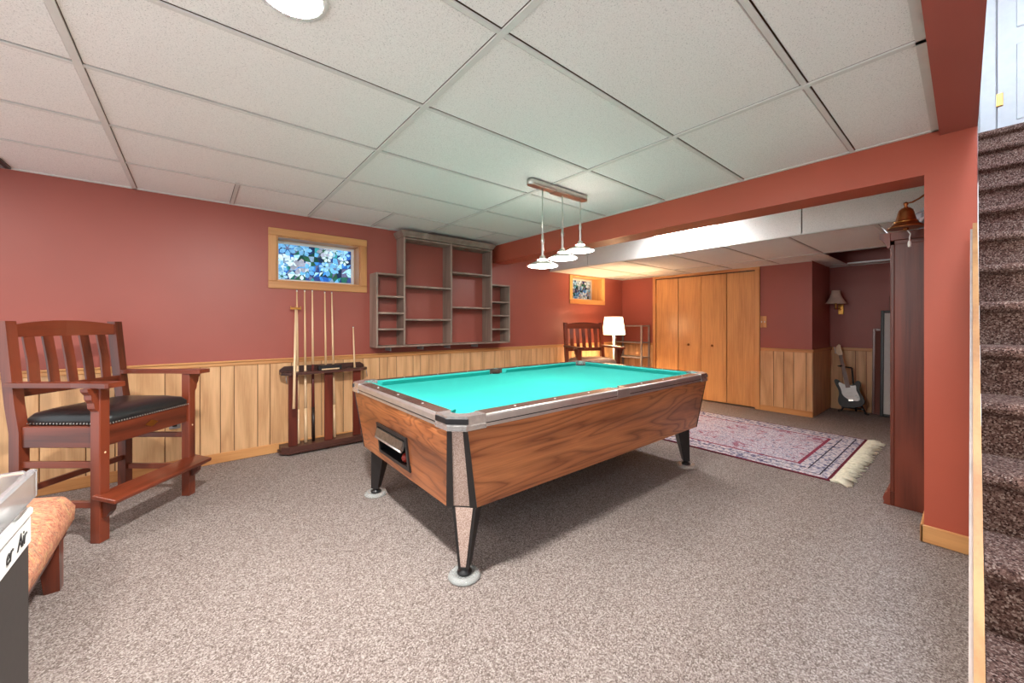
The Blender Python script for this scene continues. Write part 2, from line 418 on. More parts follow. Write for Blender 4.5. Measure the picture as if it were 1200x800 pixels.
# fascia of tiles hanging down to the dropped ceiling
py = [.0,1.00,2.22,3.44,YA]
for a, c in zip(py, py[1:]):
    box('fascia_tile', M['tile'], low, XD-.005, XD+.012, a+.004, c-.004, ZL+.005, ZC-.012, .003)
box('edge_angle', M['tee'], low, XD-.012, XD+.02, 0, YA, ZL-.004, ZL+.004)
box('edge_angle', M['tee'], low, XD-.014, XD+.012, 0, YA, ZC-.012, ZC-.002)

# ---- windows
def stained(parent, x0, x1, z0, z1, y, seed, base, strength):
    rnd = random.Random(seed); b = MB(); cols = []
    blues = [S(30,92,176),S(52,128,206),S(96,170,226),S(150,204,236),S(190,224,240),S(26,58,110),S(40,140,150),S(30,96,84),S(92,96,130),S(120,150,180)]
    whites = [S(176,214,232),S(196,222,232),S(130,186,222),S(150,158,178),S(172,168,178),S(108,170,216)]
    darks = [S(20,40,74),S(16,60,52),S(34,84,60),S(38,62,120)]
    nx, nz = int((x1-x0)/.045), int((z1-z0)/.045)
    P = {}
    for i in range(nx+1):
        for j in range(nz+1):
            jx = 0 if i in (0,nx) else rnd.uniform(-.016,.016); jz = 0 if j in (0,nz) else rnd.uniform(-.016,.016)
            P[i,j] = (x0+(x1-x0)*i/nx+jx, z0+(z1-z0)*j/nz+jz)
    def poly(pts, c, dy):
        cx = sum(p[0] for p in pts)/len(pts); cz = sum(p[1] for p in pts)/len(pts)
        q = [(min(x1,max(x0,cx+(p[0]-cx)*.93)), min(z1,max(z0,cz+(p[1]-cz)*.93))) for p in pts]
        b.add([(p[0], y-dy, p[1]) for p in q], [tuple(range(len(q)))]); cols.append(c)
    for i in range(nx):
        for j in range(nz):
            q = [P[i,j],P[i+1,j],P[i+1,j+1],P[i,j+1]]; c = rnd.choice(blues[:4]+blues[5:]+darks)
            if rnd.random() < .5: poly(q[:3], c, .001); poly([q[0],q[2],q[3]], rnd.choice(blues), .001)
            else: poly(q, c, .001)
    nf = int((x1-x0)*(z1-z0)/.0105)
    for k in range(nf):
        cx, cz = rnd.uniform(x0,x1), rnd.uniform(z0,z1); r = rnd.uniform(.05,.085); a0 = rnd.uniform(0,6); n = rnd.choice((5,6)); c0 = rnd.choice(whites+blues[2:5])
        for m_ in range(n):
            a = a0+2*math.pi*m_/n; pts = []
            for (t, wd) in ((.12,0),(.45,.26),(.75,.27),(1,0),(.75,-.27),(.45,-.26)):
                pts.append((cx+r*(t*math.cos(a)-wd*math.sin(a)), cz+r*(t*math.sin(a)+wd*math.cos(a))))
            kk = rnd.uniform(.7,1.1); poly(pts, sc(c0, kk), .002+.0004*k/nf)
    me = bpy.data.meshes.new('stained_glass'); me.from_pydata(b.v, [], b.f)
    at = me.color_attributes.new('piece', 'FLOAT_COLOR', 'CORNER')
    for p, c in zip(me.polygons, cols):
        for li in p.loop_indices: at.data[li].color = (*c, 1)
    m = N('stained_glass_'+str(seed)); a = m.new('ShaderNodeAttribute', _attribute_name='piece')
    v = m.coord(); n = m.noise(v, 45, 3); c = m.mix(a.outputs['Color'], m.ramp(n, [(.3,(.7,.7,.7)),(.7,(1.1,1.1,1.1))]), 1., 'MULTIPLY')
    m.link(c, m.b.inputs['Base Color']); m.link(c, m.b.inputs['Emission Color']); m.b.inputs['Emission Strength'].default_value = strength
    m.b.inputs['Roughness'].default_value = .15; me.materials.append(m.m)
    o = bpy.data.objects.new('stained_glass', me); col.objects.link(o); o.parent = parent; o['kind'] = 'stuff'
    box('glass_pane', M['black'], parent, x0, x1, y, y+.006, z0, z1)
def window(name, Wn, cw, dep, jm, casm, glass, seed, strength):
    x0,x1,z0,z1 = Wn; t = thing(name, None, None, kind='structure')
    y0 = YA-.018; z_t = min(z1+cw, ZL-.006) if x0 > 4 else z1+cw
    for (n, a) in (('casing', (x0-cw,x1+cw,z0-cw,z0)), ('casing', (x0-cw,x1+cw,z1,z_t))):
        MB().box(a[0],a[1],y0,YA,a[2],a[3],.005).build(n, casm[0], t)
    for a in ((x0-cw,x0),(x1,x1+cw)): MB().box(a[0],a[1],y0+.001,YA,z0,z1,.005).build('casing', casm[1], t)
    th = .012
    box('jamb', jm, t, x0, x0+th, YA, YA+dep+.05, z0, z1); box('jamb', jm, t, x1-th, x1, YA, YA+dep+.05, z0, z1)
    box('head', jm, t, x0+th, x1-th, YA, YA+dep+.05, z1-th, z1); box('sill', jm, t, x0+th, x1-th, YA, YA+dep+.05, z0, z0+th)
    s = .028; X0,X1,Z0,Z1 = x0+th,x1-th,z0+th,z1-th; yy = YA+dep
    for a in ((X0,X1,Z0,Z0+s),(X0,X1,Z1-s,Z1),(X0,X0+s,Z0+s,Z1-s),(X1-s,X1,Z0+s,Z1-s)):
        MB().box(a[0],a[1],yy,yy+.03,a[2],a[3],.003).build('sash', M['white'], t)
    gx0,gx1,gz0,gz1 = glass or (X0+s,X1-s,Z0+s,Z1-s)
    stained(t, gx0, gx1, gz0, gz1, yy+.015, seed, None, strength)
    return t
window('window_1', W1, .068, .165, M['casz'], (M['cas'], M['casz']), None, 3, E_WIN)
window('window_2', W2, .068, .21, M['pine'], (M['oak'], M['pine']), None, 11, E_WIN*.22)

# ---- closet with two pairs of folding doors
dr = thing('door_1', None, None, kind='structure')
MB().box(XF-.02, XF+.06, 1.925, 1.985, 0, 1.958, .005).build('door_frame', M['oakz'], dr)
MB().box(XF-.02, XF+.06, 3.495, 3.55, 0, 1.958, .005).build('door_frame', M['oakz'], dr)
MB().box(XF-.02, XF+.06, 1.925, 3.55, 1.958, 1.998, .005).build('door_frame', M['oaky'], dr)
sp = [3.492,3.106,2.742,2.366,1.990]
for k in range(4):
    a, c = sp[k+1]+.003, sp[k]-.003; off = (.012,.02,.016,.024)[k]
    d = MB().box(XF+off-.01, XF+off+.02, a, c, .02, 1.945, .003).build('door_panel', M['closet'], dr)
    if k in (1,2):
        yk = 2.93 if k == 1 else 2.565
        kb = MB().at(XF+off-.01, yk, .865, ry=-math.pi/2).lathe([(.006,0),(.006,.012),(.016,.018),(.018,.026),(.012,.032),(.002,.034)], 14).build('knob', M['bronze'], d)
box('track', M['black'], dr, XF+.002, XF+.05, 1.985, 3.495, 1.945, 1.958)
# ---- stairs
stairs = tag(MB().box(.95, 1.0, -.98, -.1, 0, .02).build('stairs', M['stair_carpet']), kind='structure')
X6 = 2.39
def nose_y(x): return -.003-(XB-x)*.0265 if x < XB else -.003
for n_ in range(1, 15):
    x = X6+.25*(n_-6); z = .185*n_; run = .27 if n_ < 14 else 1.3
    b = MB(); y1 = .0215-.0056*(3.04-x)-.027 if x < 3 else -.006; y0 = -.99
    prof = [(x+run, z-.02), (x+run, z), (x+.02, z)]
    for k in range(7):
        a = R(90+180*k/6); prof.append((x+.02+.022*math.cos(a), z-.022+.022*math.sin(a)))
    prof += [(x+.03, z-.05), (x+.03, z-.19), (x+.06, z-.19), (x+.08, z-.05)]
    rings = [[(px, y, pz) for px, pz in prof] for y in (y0, y1)]
    b.loft(rings, True, False).build('step', M['stair_carpet'], stairs)
# closed stringer wall between stairs and room, with its oak cap board
kx0, kx1 = .98, 3.04
def capz(x): return 1.68-.735*(3.04-x)
sw = MB()
def yl(x): return .0215-.0056*(3.04-x)
sw.add([(kx0,yl(kx0)-.0,0),(kx1,yl(kx1),0),(kx1,yl(kx1),capz(kx1)),(kx0,yl(kx0),capz(kx0)),
        (kx0,yl(kx0)-.022,0),(kx1,yl(kx1)-.022,0),(kx1,yl(kx1)-.022,capz(kx1)),(kx0,yl(kx0)-.022,capz(kx0))],
       [(0,1,2,3),(4,5,6,7),(0,1,5,4),(1,2,6,5),(2,3,7,6),(3,0,4,7)])
tag(sw.build('wall_stringer', pm('taupe_wall_edge', S(168,152,142), .6)), kind='structure')
tb = MB(); ca, cb = .005, -.04
def cp(x, dy, dz): return (x, yl(x)+dy, capz(x)+dz)
tb.add([cp(kx0,-.0075,0),cp(kx1+.02,-.0075,0),cp(kx1+.02,-.0075,.018),cp(kx0,-.0075,.018),cp(kx0,-.024,0),cp(kx1+.02,-.024,0),cp(kx1+.02,-.024,.018),cp(kx0,-.024,.018)],
       [(0,1,2,3),(4,5,6,7),(0,1,5,4),(1,2,6,5),(2,3,7,6),(3,0,4,7)])
tag(tb.build('trim_6', wood('worn_oak_cap', S(160,110,62), S(190,138,84), 'x', .5, 4, 90)), kind='structure')
# upper landing: door and casing in white
XU = 5.0
d2 = thing('door_2', None, None, kind='structure')
MB().box(XU-.02, XU+.1, -.10, -.012, 2.59, 4.72, .006).build('door_casing', M['white'], d2)
MB().box(XU-.02, XU+.1, -.99, -.91, 2.59, 4.72, .006).build('door_casing', M['white'], d2)
MB().box(XU-.02, XU+.1, -.91, -.10, 4.63, 4.72, .006).build('door_casing', M['white'], d2)
slab = MB().box(XU+.03, XU+.065, -.905, -.105, 2.605, 4.625, .003).build('door_slab', M['white'], d2)
for (ya, yb) in ((-.47,-.2),(-.82,-.55)):
    for (za, zb) in ((2.82,3.42),(3.55,4.12),(4.22,4.5)):
        MB().box(XU+.022, XU+.032, ya, yb, za, zb, .004).build('raised_panel', M['white'], slab)
        MB().box(XU+.016, XU+.024, ya+.05, yb-.05, za+.05, zb-.05, .004).build('raised_panel', M['white'], slab)
for zz in (2.96, 3.85, 4.4): box('hinge', M['brass'], d2, XU+.012, XU+.032, -.135, -.098, zz, zz+.10, .002)
tag(MB().box(XU, XU+.12, -1.0, .2, 4.72, 5.0).box(XU+.12, XU+.16, -1.0, .2, 2.4, 4.75).box(XU, XU+.12, -.012, .2, 2.5, 4.72).build('wall_upper', M['cream']), kind='structure')
tag(MB().box(XB, XU, -.002, .1, 2.62, 5.0).build('wall_upper_left', M['cream']), kind='structure')
tag(MB().box(-.5, XU+.1, -1.0, .13, 5.0, 5.05).box(.85, .9, -1.0, -.08, 2.3, 5.0).build('ceiling_upper', M['cream']), kind='structure')

# ------------------------------------------------------------------ LIGHTS, SEEN AND ADDED
def downlight(x, y, label, k=1.):
    t = thing('ceiling_downlight', label, 'ceiling light', (x, y, ZC-.004))
    MB().lathe([(.088,-.002),(.104,-.004),(.106,.004),(.088,.006)], 32).build('trim_ring', M['white'], t)
    MB().lathe([(.0878,-.001),(.0870,-.0035),(.0005,-.0036)], 32).build('lens', emit('downlight_lens', NEUT, E_DOWN*k), t)
downlight(.235, 1.385, 'round white flush downlight glowing in the ceiling above the carpet', 3.1)
downlight(-1.35, 1.3, 'added unseen downlight in the ceiling over the hockey table', .55)  # added out of view to help light the room
downlight(.3, -.55, 'added unseen downlight in the ceiling at the foot of the stairs', .4)  # another added lamp, unseen, for general fill
downlight(-1.6, 2.7, 'added unseen downlight in the ceiling over the spectator chair', .5)  # added lamp outside the view, fills the left side
# three staggered pendants on one bar over the pool table
pf = thing('pendant_light', 'brushed nickel bar with three staggered glowing pendants above the pool table', 'pendant light', (2.16, 2.05, 0))
PX = [-.175, .04, .25]; PZ = [1.625, 1.705, 1.79]
bar = MB().rrect([(0.0,0,.315,.03,.028,2.2),(0,0,.32,.034,.032,2.205),(0,0,.32,.034,.032,2.235),(0,0,.315,.03,.028,ZC-.004)]).build('bar', M['nickel'], pf)
MB().box(-.06,.06,-.04,.04,2.195,2.205,.003).build('mounting_plate', M['nickel'], bar)
m_vent = emit('pendant_vent', WARM, E_PEND*3.4)
m_lens = emit('pendant_lens', WARM, E_PEND)
for x, z in zip(PX, PZ):
    MB().tube([(x,0,z+.06),(x,0,2.205)], .0042, 8).build('rod', M['nickel'], pf)
    MB().at(x,0,z).lathe([(.006,.06),(.009,.07),(.009,.17),(.013,.175),(.013,.20),(.009,.205),(.009,.235),(.006,.24)], 14).build('sleeve', M['nickel'], pf)
    sh = MB().at(x,0,z).lathe([(.116,0),(.118,.004),(.085,.020),(.048,.034),(.024,.058),(.02,.075),(.008,.08)], 32).build('shade', M['nickel'], pf)
    MB().at(x,0,z).lathe([(.113,.001),(.09,-.005),(.05,-.009),(.0005,-.010)], 32).build('lens', m_lens, sh)
    MB().at(x,0,z).lathe([(.040,.040),(.038,.046),(.027,.053),(.026,.053)], 20, cap=False).build('vent_ring', m_vent, sh)
    for a in (0, 2.1, 4.2): MB().at(x,0,z).tube([(.03*math.cos(a),.03*math.sin(a),.045),(.042*math.cos(a),.042*math.sin(a),.058)], .004, 6).build('thumbscrew', M['nickel'], sh)
# fluorescent fitting between beam and fascia
ft = thing('fluorescent_fitting', 'slim lit fluorescent fitting tucked behind the red beam', 'ceiling light', (4.02, 2.02, ZC))
MB().box(-.07,.07,-.36,.36,-.035,-.005,.004).build('housing', M['white'], ft)
MB().box(-.06,.06,-.34,.34,-.055,-.034,.008).build('diffuser', emit('tube_diffuser', (.95,.98,1), E_TUBE), ft)
# floor lamp by the far chair
fl = thing('floor_lamp', 'floor lamp with a lit cream drum shade behind the far chair', 'lamp', (5.05, 3.62, 0))
MB().lathe([(.13,0),(.13,.012),(.11,.022),(.02,.035),(.011,.05)], 28).build('base', M['whiteplastic'], fl)
MB().tube([(0,0,.03),(0,0,1.12)], .013, 10).build('pole', M['whiteplastic'], fl)
m_sh = emit('lamp_shade_fabric', (1,.70,.38), E_SHADE)
MB().lathe([(.178,1.03),(.176,1.034),(.138,1.30),(.136,1.304)], 32, cap=False).build('shade', m_sh, fl)
MB().lathe([(.02,1.10),(.034,1.14),(.036,1.18),(.02,1.22),(.002,1.225)], 16).build('bulb', emit('bulb', (1,.66,.36), 420), fl)
MB().tube([(-.14,0,1.29),(0,0,1.235),(.14,0,1.29)], .003, 6).build('harp', M['brass'], fl)
# added unseen stairwell light, cool spill over the stairs
hl = thing('added_stair_light', 'added unseen fill light high above the carpeted stairs', 'ceiling light', (1.6, -.5, 5.0))
MB().box(-.5,.5,-.35,.35,-.05,-.002,.01).build('housing', M['white'], hl)
MB().box(-.47,.47,-.32,.32,-.06,-.049,.004).build('diffuser', emit('added_stair_diffuser', COOL, E_STAIR_FILL), hl)

# ------------------------------------------------------------------ POOL TABLE
tx0, tx1, ty0, ty1, tz = .872, 3.398, 1.452, 2.905, .78
pt = thing('pool_table', 'coin-operated pool table with turquoise felt and walnut laminate sides', 'pool table')
def octo(x0,x1,y0,y1,c,z): return [(x0+c,y0,z),(x1-c,y0,z),(x1,y0+c,z),(x1,y1-c,z),(x1-c,y1,z),(x0+c,y1,z),(x0,y1-c,z),(x0,y0+c,z)]
T = octo(tx0+.006,tx1-.006,ty0+.006,ty1-.006,.065,.722); Bq = octo(tx0+.05,tx1-.05,ty0+.05,ty1-.05,.10,.332)
core = MB().loft([octo(tx0+.215,tx1-.07,ty0+.07,ty1-.07,.02,.34), octo(tx0+.215,tx1-.03,ty0+.03,ty1-.03,.02,.70)]).build('cabinet_core', M['black'], pt)
def panel(a, b_, ins, name, m, th=.02, s0=0., s1=1., out=0.):
    """panel between octagon corners a and b (bottom and top), s0..s1 along its width"""
    p = [Vector(Bq[a]), Vector(Bq[b_]), Vector(T[b_]), Vector(T[a])]
    q = [p[0].lerp(p[1], s0), p[0].lerp(p[1], s1), p[3].lerp(p[2], s1), p[3].lerp(p[2], s0)]
    n = (q[1]-q[0]).cross(q[3]-q[0]).normalized(); cc = Vector(((tx0+tx1)/2,(ty0+ty1)/2,.55))
    if n.dot(q[0]-cc) < 0: n = -n
    o = [v+n*out for v in q]; i = [v-n*th for v in q]
    return MB().add([tuple(v) for v in o+i], [(0,1,2,3),(4,5,6,7),(0,1,5,4),(1,2,6,5),(2,3,7,6),(3,0,4,7)]).build(name, m, pt)
for k in range(8):
    a, b_ = k, (k+1)%8
    if k % 2 == 0:
        if k == 6: continue                                    # the ball-return end is pieced around its opening below
        panel(a, b_, 0, 'side_panel' if k in (0,4) else 'end_panel', M['lamx'] if k in (0,4) else M['lamy'])
    else:
        panel(a, b_, 0, 'corner_panel', M['speckle'], .02, .2, .8)
        panel(a, b_, 0, 'corner_trim', M['blacktrim'], .02, -.02, .22, .004); panel(a, b_, 0, 'corner_trim', M['blacktrim'], .02, .78, 1.02, .004)
# bed with rounded cuts at the six pockets
q = .118; r_p = .06; w_r = .085
def pocket_pts(cx, cy, r, a0, a1, n=12): return [(cx+r*math.cos(R(a0+(a1-a0)*k/n)), cy+r*math.sin(R(a0+(a1-a0)*k/n))) for k in range(n+1)]
xm = (tx0+tx1)/2
ins = .07
bx0, bx1, by0, by1 = tx0+ins, tx1-ins, ty0+ins, ty1-ins
bedp = []
bedp += pocket_pts(tx0+q, ty0+q, r_p, 125, -35)
bedp += [(xm-.075, by0)] + pocket_pts(xm, by0+.0, .05, 180, 0) + [(xm+.075, by0)]
bedp += pocket_pts(tx1-q, ty0+q, r_p, 215, 55)
bedp += pocket_pts(tx1-q, ty1-q, r_p, -55, -215)
bedp += [(xm+.075, by1)] + pocket_pts(xm, by1, .05, 0, -180) + [(xm-.075, by1)]
bedp += pocket_pts(tx0+q, ty1-q, r_p, 35, -125)
MB().prism(bedp, .715, .742).build('bed', M['felt'], pt)
for (cx, cy) in ((tx0+q,ty0+q),(tx1-q,ty0+q),(tx0+q,ty1-q),(tx1-q,ty1-q),(xm,by0),(xm,by1)):
    k_ = .83 if cx == xm else 1
    MB().at(cx,cy,0).lathe([(.0588*k_,.7405),(.0588*k_,.70),(.0005,.698)], 20, cap=False).build('pocket_liner', M['black'], pt)
# rails: aluminium edge, laminate cap, cloth cushion
def rail(L, ang, ox, oy, pocket_a, pocket_b):
    """rail along local +x from 0..L, outside at local y=0; pocket_x = cushion cut back at each end"""
    Mx = Matrix.Translation((ox,oy,0)) @ Matrix.Rotation(ang,4,'Z')
    def sec(pts, x0, x1, name, m, x0i=None, x1i=None):
        ymin = min(p[0] for p in pts); ymax = max(p[0] for p in pts); rr = []
        for e, (xa, xi) in enumerate(((x0, x0 if x0i is None else x0i),(x1, x1 if x1i is None else x1i))):
            rr.append([(xa+(xi-xa)*(y-ymin)/(ymax-ymin), y, z) for y, z in pts])
        return MB().mat(Mx).loft(rr).build(name, m, pt)
    sec([(0,.722),(0,.768),(.003,.776),(.015,.779),(.015,.722)], 0, L, 'edge_trim', M['alu'])
    sec([(-.002,.738),(-.002,.742),(.001,.742),(.001,.738)], 0, L, 'trim_groove', M['blacktrim'])
    c = sec([(.0155,.735),(.0155,.7795),(.086,.781),(.086,.735)], 0, L, 'rail_cap', M['railtop'])
    sec([(.0865,.742),(.0865,.780),(.112,.779),(.128,.772),(.120,.760),(.108,.742)], pocket_a, L-pocket_b, 'cushion', M['felt'], pocket_a+.04, L-pocket_b-.03)
    ns = 3
    for k in range(ns):
        x = L*(k+.75)/(ns+.5)
        MB().mat(Mx @ Matrix.Translation((x,.052,.7808))).lathe([(.006,0),(.006,.0012),(.0005,.0014)], 10).build('diamond_sight', M['white'], c)
Lc = .17
halfL = (tx1-tx0)/2-Lc-.07
rail(halfL, 0, tx0+Lc, ty0, -.005, 0); rail(halfL, 0, xm+.07, ty0, 0, -.005)
rail(halfL, math.pi, tx1-Lc, ty1, -.005, 0); rail(halfL, math.pi, xm-.07, ty1, 0, -.005)
We = (ty1-ty0)-2*Lc
rail(We, -math.pi/2, tx0, ty1-Lc, -.005, -.005); rail(We, math.pi/2, tx1, ty0+Lc, -.005, -.005)
# side pocket castings
for (oy, ang) in ((ty0,0),(ty1,math.pi)):
    Mx = Matrix.Translation((xm,oy,0)) @ Matrix.Rotation(ang,4,'Z')
    pl_ = [(-.07,.0225),(.07,.0225),(.07,.085)]+[(.05*math.cos(R(a)), .085+.045*math.sin(R(a))) for a in range(0,-181,-20)]+[(-.07,.085)]
    sp_ = MB().mat(Mx).prism(pl_, .742, .7812).build('side_pocket_casting', M['railtop'], pt)
    MB().mat(Mx).box(-.07,.07,0,.022,.722,.7795,.003).build('edge_trim', M['alu'], sp_)
    MB().mat(Mx).prism([(.055*math.cos(R(a)), .085+.05*math.sin(R(a))) for a in range(0,-181,-20)]+[(.05*math.cos(R(a)), .085+.045*math.sin(R(a))) for a in range(-180,1,20)], .775, .783).build('pocket_rim', M['chrome'], sp_)
# corner castings
cpoly = [(.065,0),(Lc,0),(Lc,w_r)]+pocket_pts(q,q,r_p,-35,-235,14)+[(w_r,Lc),(0,Lc),(0,.065)]
for (ox, oy, ang) in ((tx0,ty0,0),(tx1,ty0,math.pi/2),(tx1,ty1,math.pi),(tx0,ty1,-math.pi/2)):
    Mx = Matrix.Translation((ox,oy,0)) @ Matrix.Rotation(ang,4,'Z')
    c = MB().mat(Mx).prism(cpoly, .737, .783).build('corner_casting', M['chrome'], pt)
    MB().mat(Mx).loft([[(.059,-.004,z),(Lc,-.004,z),(Lc,.02,z),(.09,.02,z),(.02,.09,z),(.02,Lc,z),(-.004,Lc,z),(-.004,.059,z)] for z in (.718,.740)]).build('casting_skirt', M['chrome'], c)
    MB().mat(Mx).loft([[(.066,-.008,z),(-.008,.066,z),(.002,.075,z),(.075,.002,z)] for z in (.748,.772)]).build('bumper', M['black'], c)
    if (ox, oy) == (tx0, ty0): MB().mat(Mx).box(-.006,.002,.068,Lc-.004,.748,.774,.002).build('bumper', M['black'], c)
    if (ox, oy) == (tx1, ty0): MB().mat(Mx).box(.068,Lc-.06,-.006,.002,.748,.772,.002).build('bumper', M['black'], c)
# legs with glass cups
cup_label = {(-1,1): 'clear caster cup under the pool table leg nearest the cue rack', (-1,-1): 'clear caster cup under the ball-return end leg farther from the cue rack',
             (1,-1): 'clear caster cup under the pool table leg beside the oriental rug', (1,1): 'clear caster cup under the pool table leg nearest the floor lamp'}
for (x, y, sx, sy) in ((.985,1.548,-1,-1),(3.185,1.56,1,-1),(.98,2.69,-1,1),(3.185,2.69,1,1)):
    a = math.atan2(sy, sx)
    def ring(cx, cy, hw, dp, z):
        o = Vector((cx,cy)); n = Vector((math.cos(a),math.sin(a))); t = Vector((-n.y,n.x))
        return [tuple(o+n*dp*.5+t*hw)+(z,), tuple(o+n*dp*.5-t*hw)+(z,), tuple(o-n*dp*.5-t*hw*1.25)+(z,), tuple(o-n*dp*.5+t*hw*1.25)+(z,)]
    lg = MB().loft([ring(x,y,.024,.05,.05), ring(x-sx*.03,y-sy*.03,.058,.10,.345)]).build('leg', M['blacktrim'], pt)
    n = Vector((math.cos(a),math.sin(a))); t = Vector((-n.y,n.x))
    lo = Vector((x,y))+n*.0275; hi = Vector((x-sx*.028,y-sy*.028))+n*.051
    f_ = [tuple(lo+t*.012)+(.062,),tuple(lo-t*.012)+(.062,),tuple(hi-t*.042)+(.332,),tuple(hi+t*.042)+(.332,)]
    g_ = [tuple(Vector(p[:2])-n*.004)+(p[2],) for p in f_]
    MB().add(f_+g_, [(0,1,2,3),(4,5,6,7),(0,1,5,4),(1,2,6,5),(2,3,7,6),(3,0,4,7)]).build('leg_facing', M['speckle'], lg)
    MB().at(x,y,0).lathe([(.034,.02),(.036,.03),(.022,.036),(.016,.06)], 16).build('levelling_foot', M['black'], lg)
    tag(MB().at(x,y,0).lathe([(.074,.001),(.078,.008),(.07,.02),(.058,.026),(.046,.022),(.042,.0185),(.0005,.0185)], 28).build('caster_cup', M['cup']),
        cup_label[(sx,sy)], 'caster cup', 'caster cups under the table legs')
# ball return in the end panel
def endp(y, z, out=0.):      # point on the sloping end face
    t_ = (.722-z)/(.722-.332); return (tx0+.006+.044*t_-out, y, z)
Y0, Y1, Z0, Z1 = 1.985, 2.43, .385, .575
def yL(z): return Bq[6][1]+(T[6][1]-Bq[6][1])*(z-.332)/.39
def yR(z): return Bq[7][1]+(T[7][1]-Bq[7][1])*(z-.332)/.39
for quad in ([(Y1,.332),(yL(.332),.332),(yL(.722),.722),(Y1,.722)], [(yR(.332),.332),(Y0,.332),(Y0,.722),(yR(.722),.722)],
             [(Y0,.332),(Y1,.332),(Y1,Z0),(Y0,Z0)], [(Y0,Z1),(Y1,Z1),(Y1,.722),(Y0,.722)]):
    MB().loft([[endp(y,z,o) for y, z in quad] for o in (0,-.02)]).build('end_panel', M['lamy'], pt)
tr = MB().box(tx0+.04,tx0+.21,Y0,Y1,Z0-.008,Z0+.012).box(tx0+.20,tx0+.212,Y0,Y1,Z0,Z1).box(tx0+.04,tx0+.21,Y0-.008,Y0+.004,Z0,Z1).box(tx0+.04,tx0+.21,Y1-.004,Y1+.008,Z0,Z1).box(tx0+.035,tx0+.21,Y0,Y1,Z1-.004,Z1+.008)
tr.build('ball_tray', M['black'], pt)
fr = MB()
def frame_bar(b, y0, y1, z0, z1, o0, o1):
    p = [endp(y0,z0,o1),endp(y1,z0,o1),endp(y1,z1,o1),endp(y0,z1,o1),endp(y0,z0,o0),endp(y1,z0,o0),endp(y1,z1,o0),endp(y0,z1,o0)]
    b.add(p, [(0,1,2,3),(4,5,6,7),(0,1,5,4),(1,2,6,5),(2,3,7,6),(3,0,4,7)])
frame_bar(fr, Y0, Y1, Z1-.022, Z1, -.004, .01); frame_bar(fr, Y0, Y1, Z0, Z0+.018, -.004, .01)
frame_bar(fr, Y0, Y0+.022, Z0+.018, Z1-.022, -.004, .01); frame_bar(fr, Y1-.022, Y1, Z0+.018, Z1-.022, -.004, .01)
cr = fr.build('ball_return_frame', M['blacktrim'], pt)
b = MB(); b.loft([[endp(y,z,o) for (z,o) in ((Z1-.03,.004),(Z1-.028,.018),(Z1-.07,.036),(Z1-.082,.034),(Z1-.078,.02),(Z1-.05,.004))] for y in (Y0+.03, Y1-.03)]).build('ball_return_lip', M['lip'], cr)
MB().tube([endp(Y0+.03,Z1-.082,.034),endp(Y1-.03,Z1-.082,.034)], .006, 8).build('lip_edge', M['alu'], cr)
tag(MB().at(tx0+.068, 2.10, Z0+.0405).lathe([(.0005,-.028),(.012,-.025),(.022,-.017),(.028,0),(.022,.017),(.012,.025),(.0005,.028)], 14).build('pool_ball', pm('red_ball', S(150,44,34), .3)),
    'dark red pool ball resting inside the ball return', 'pool ball')

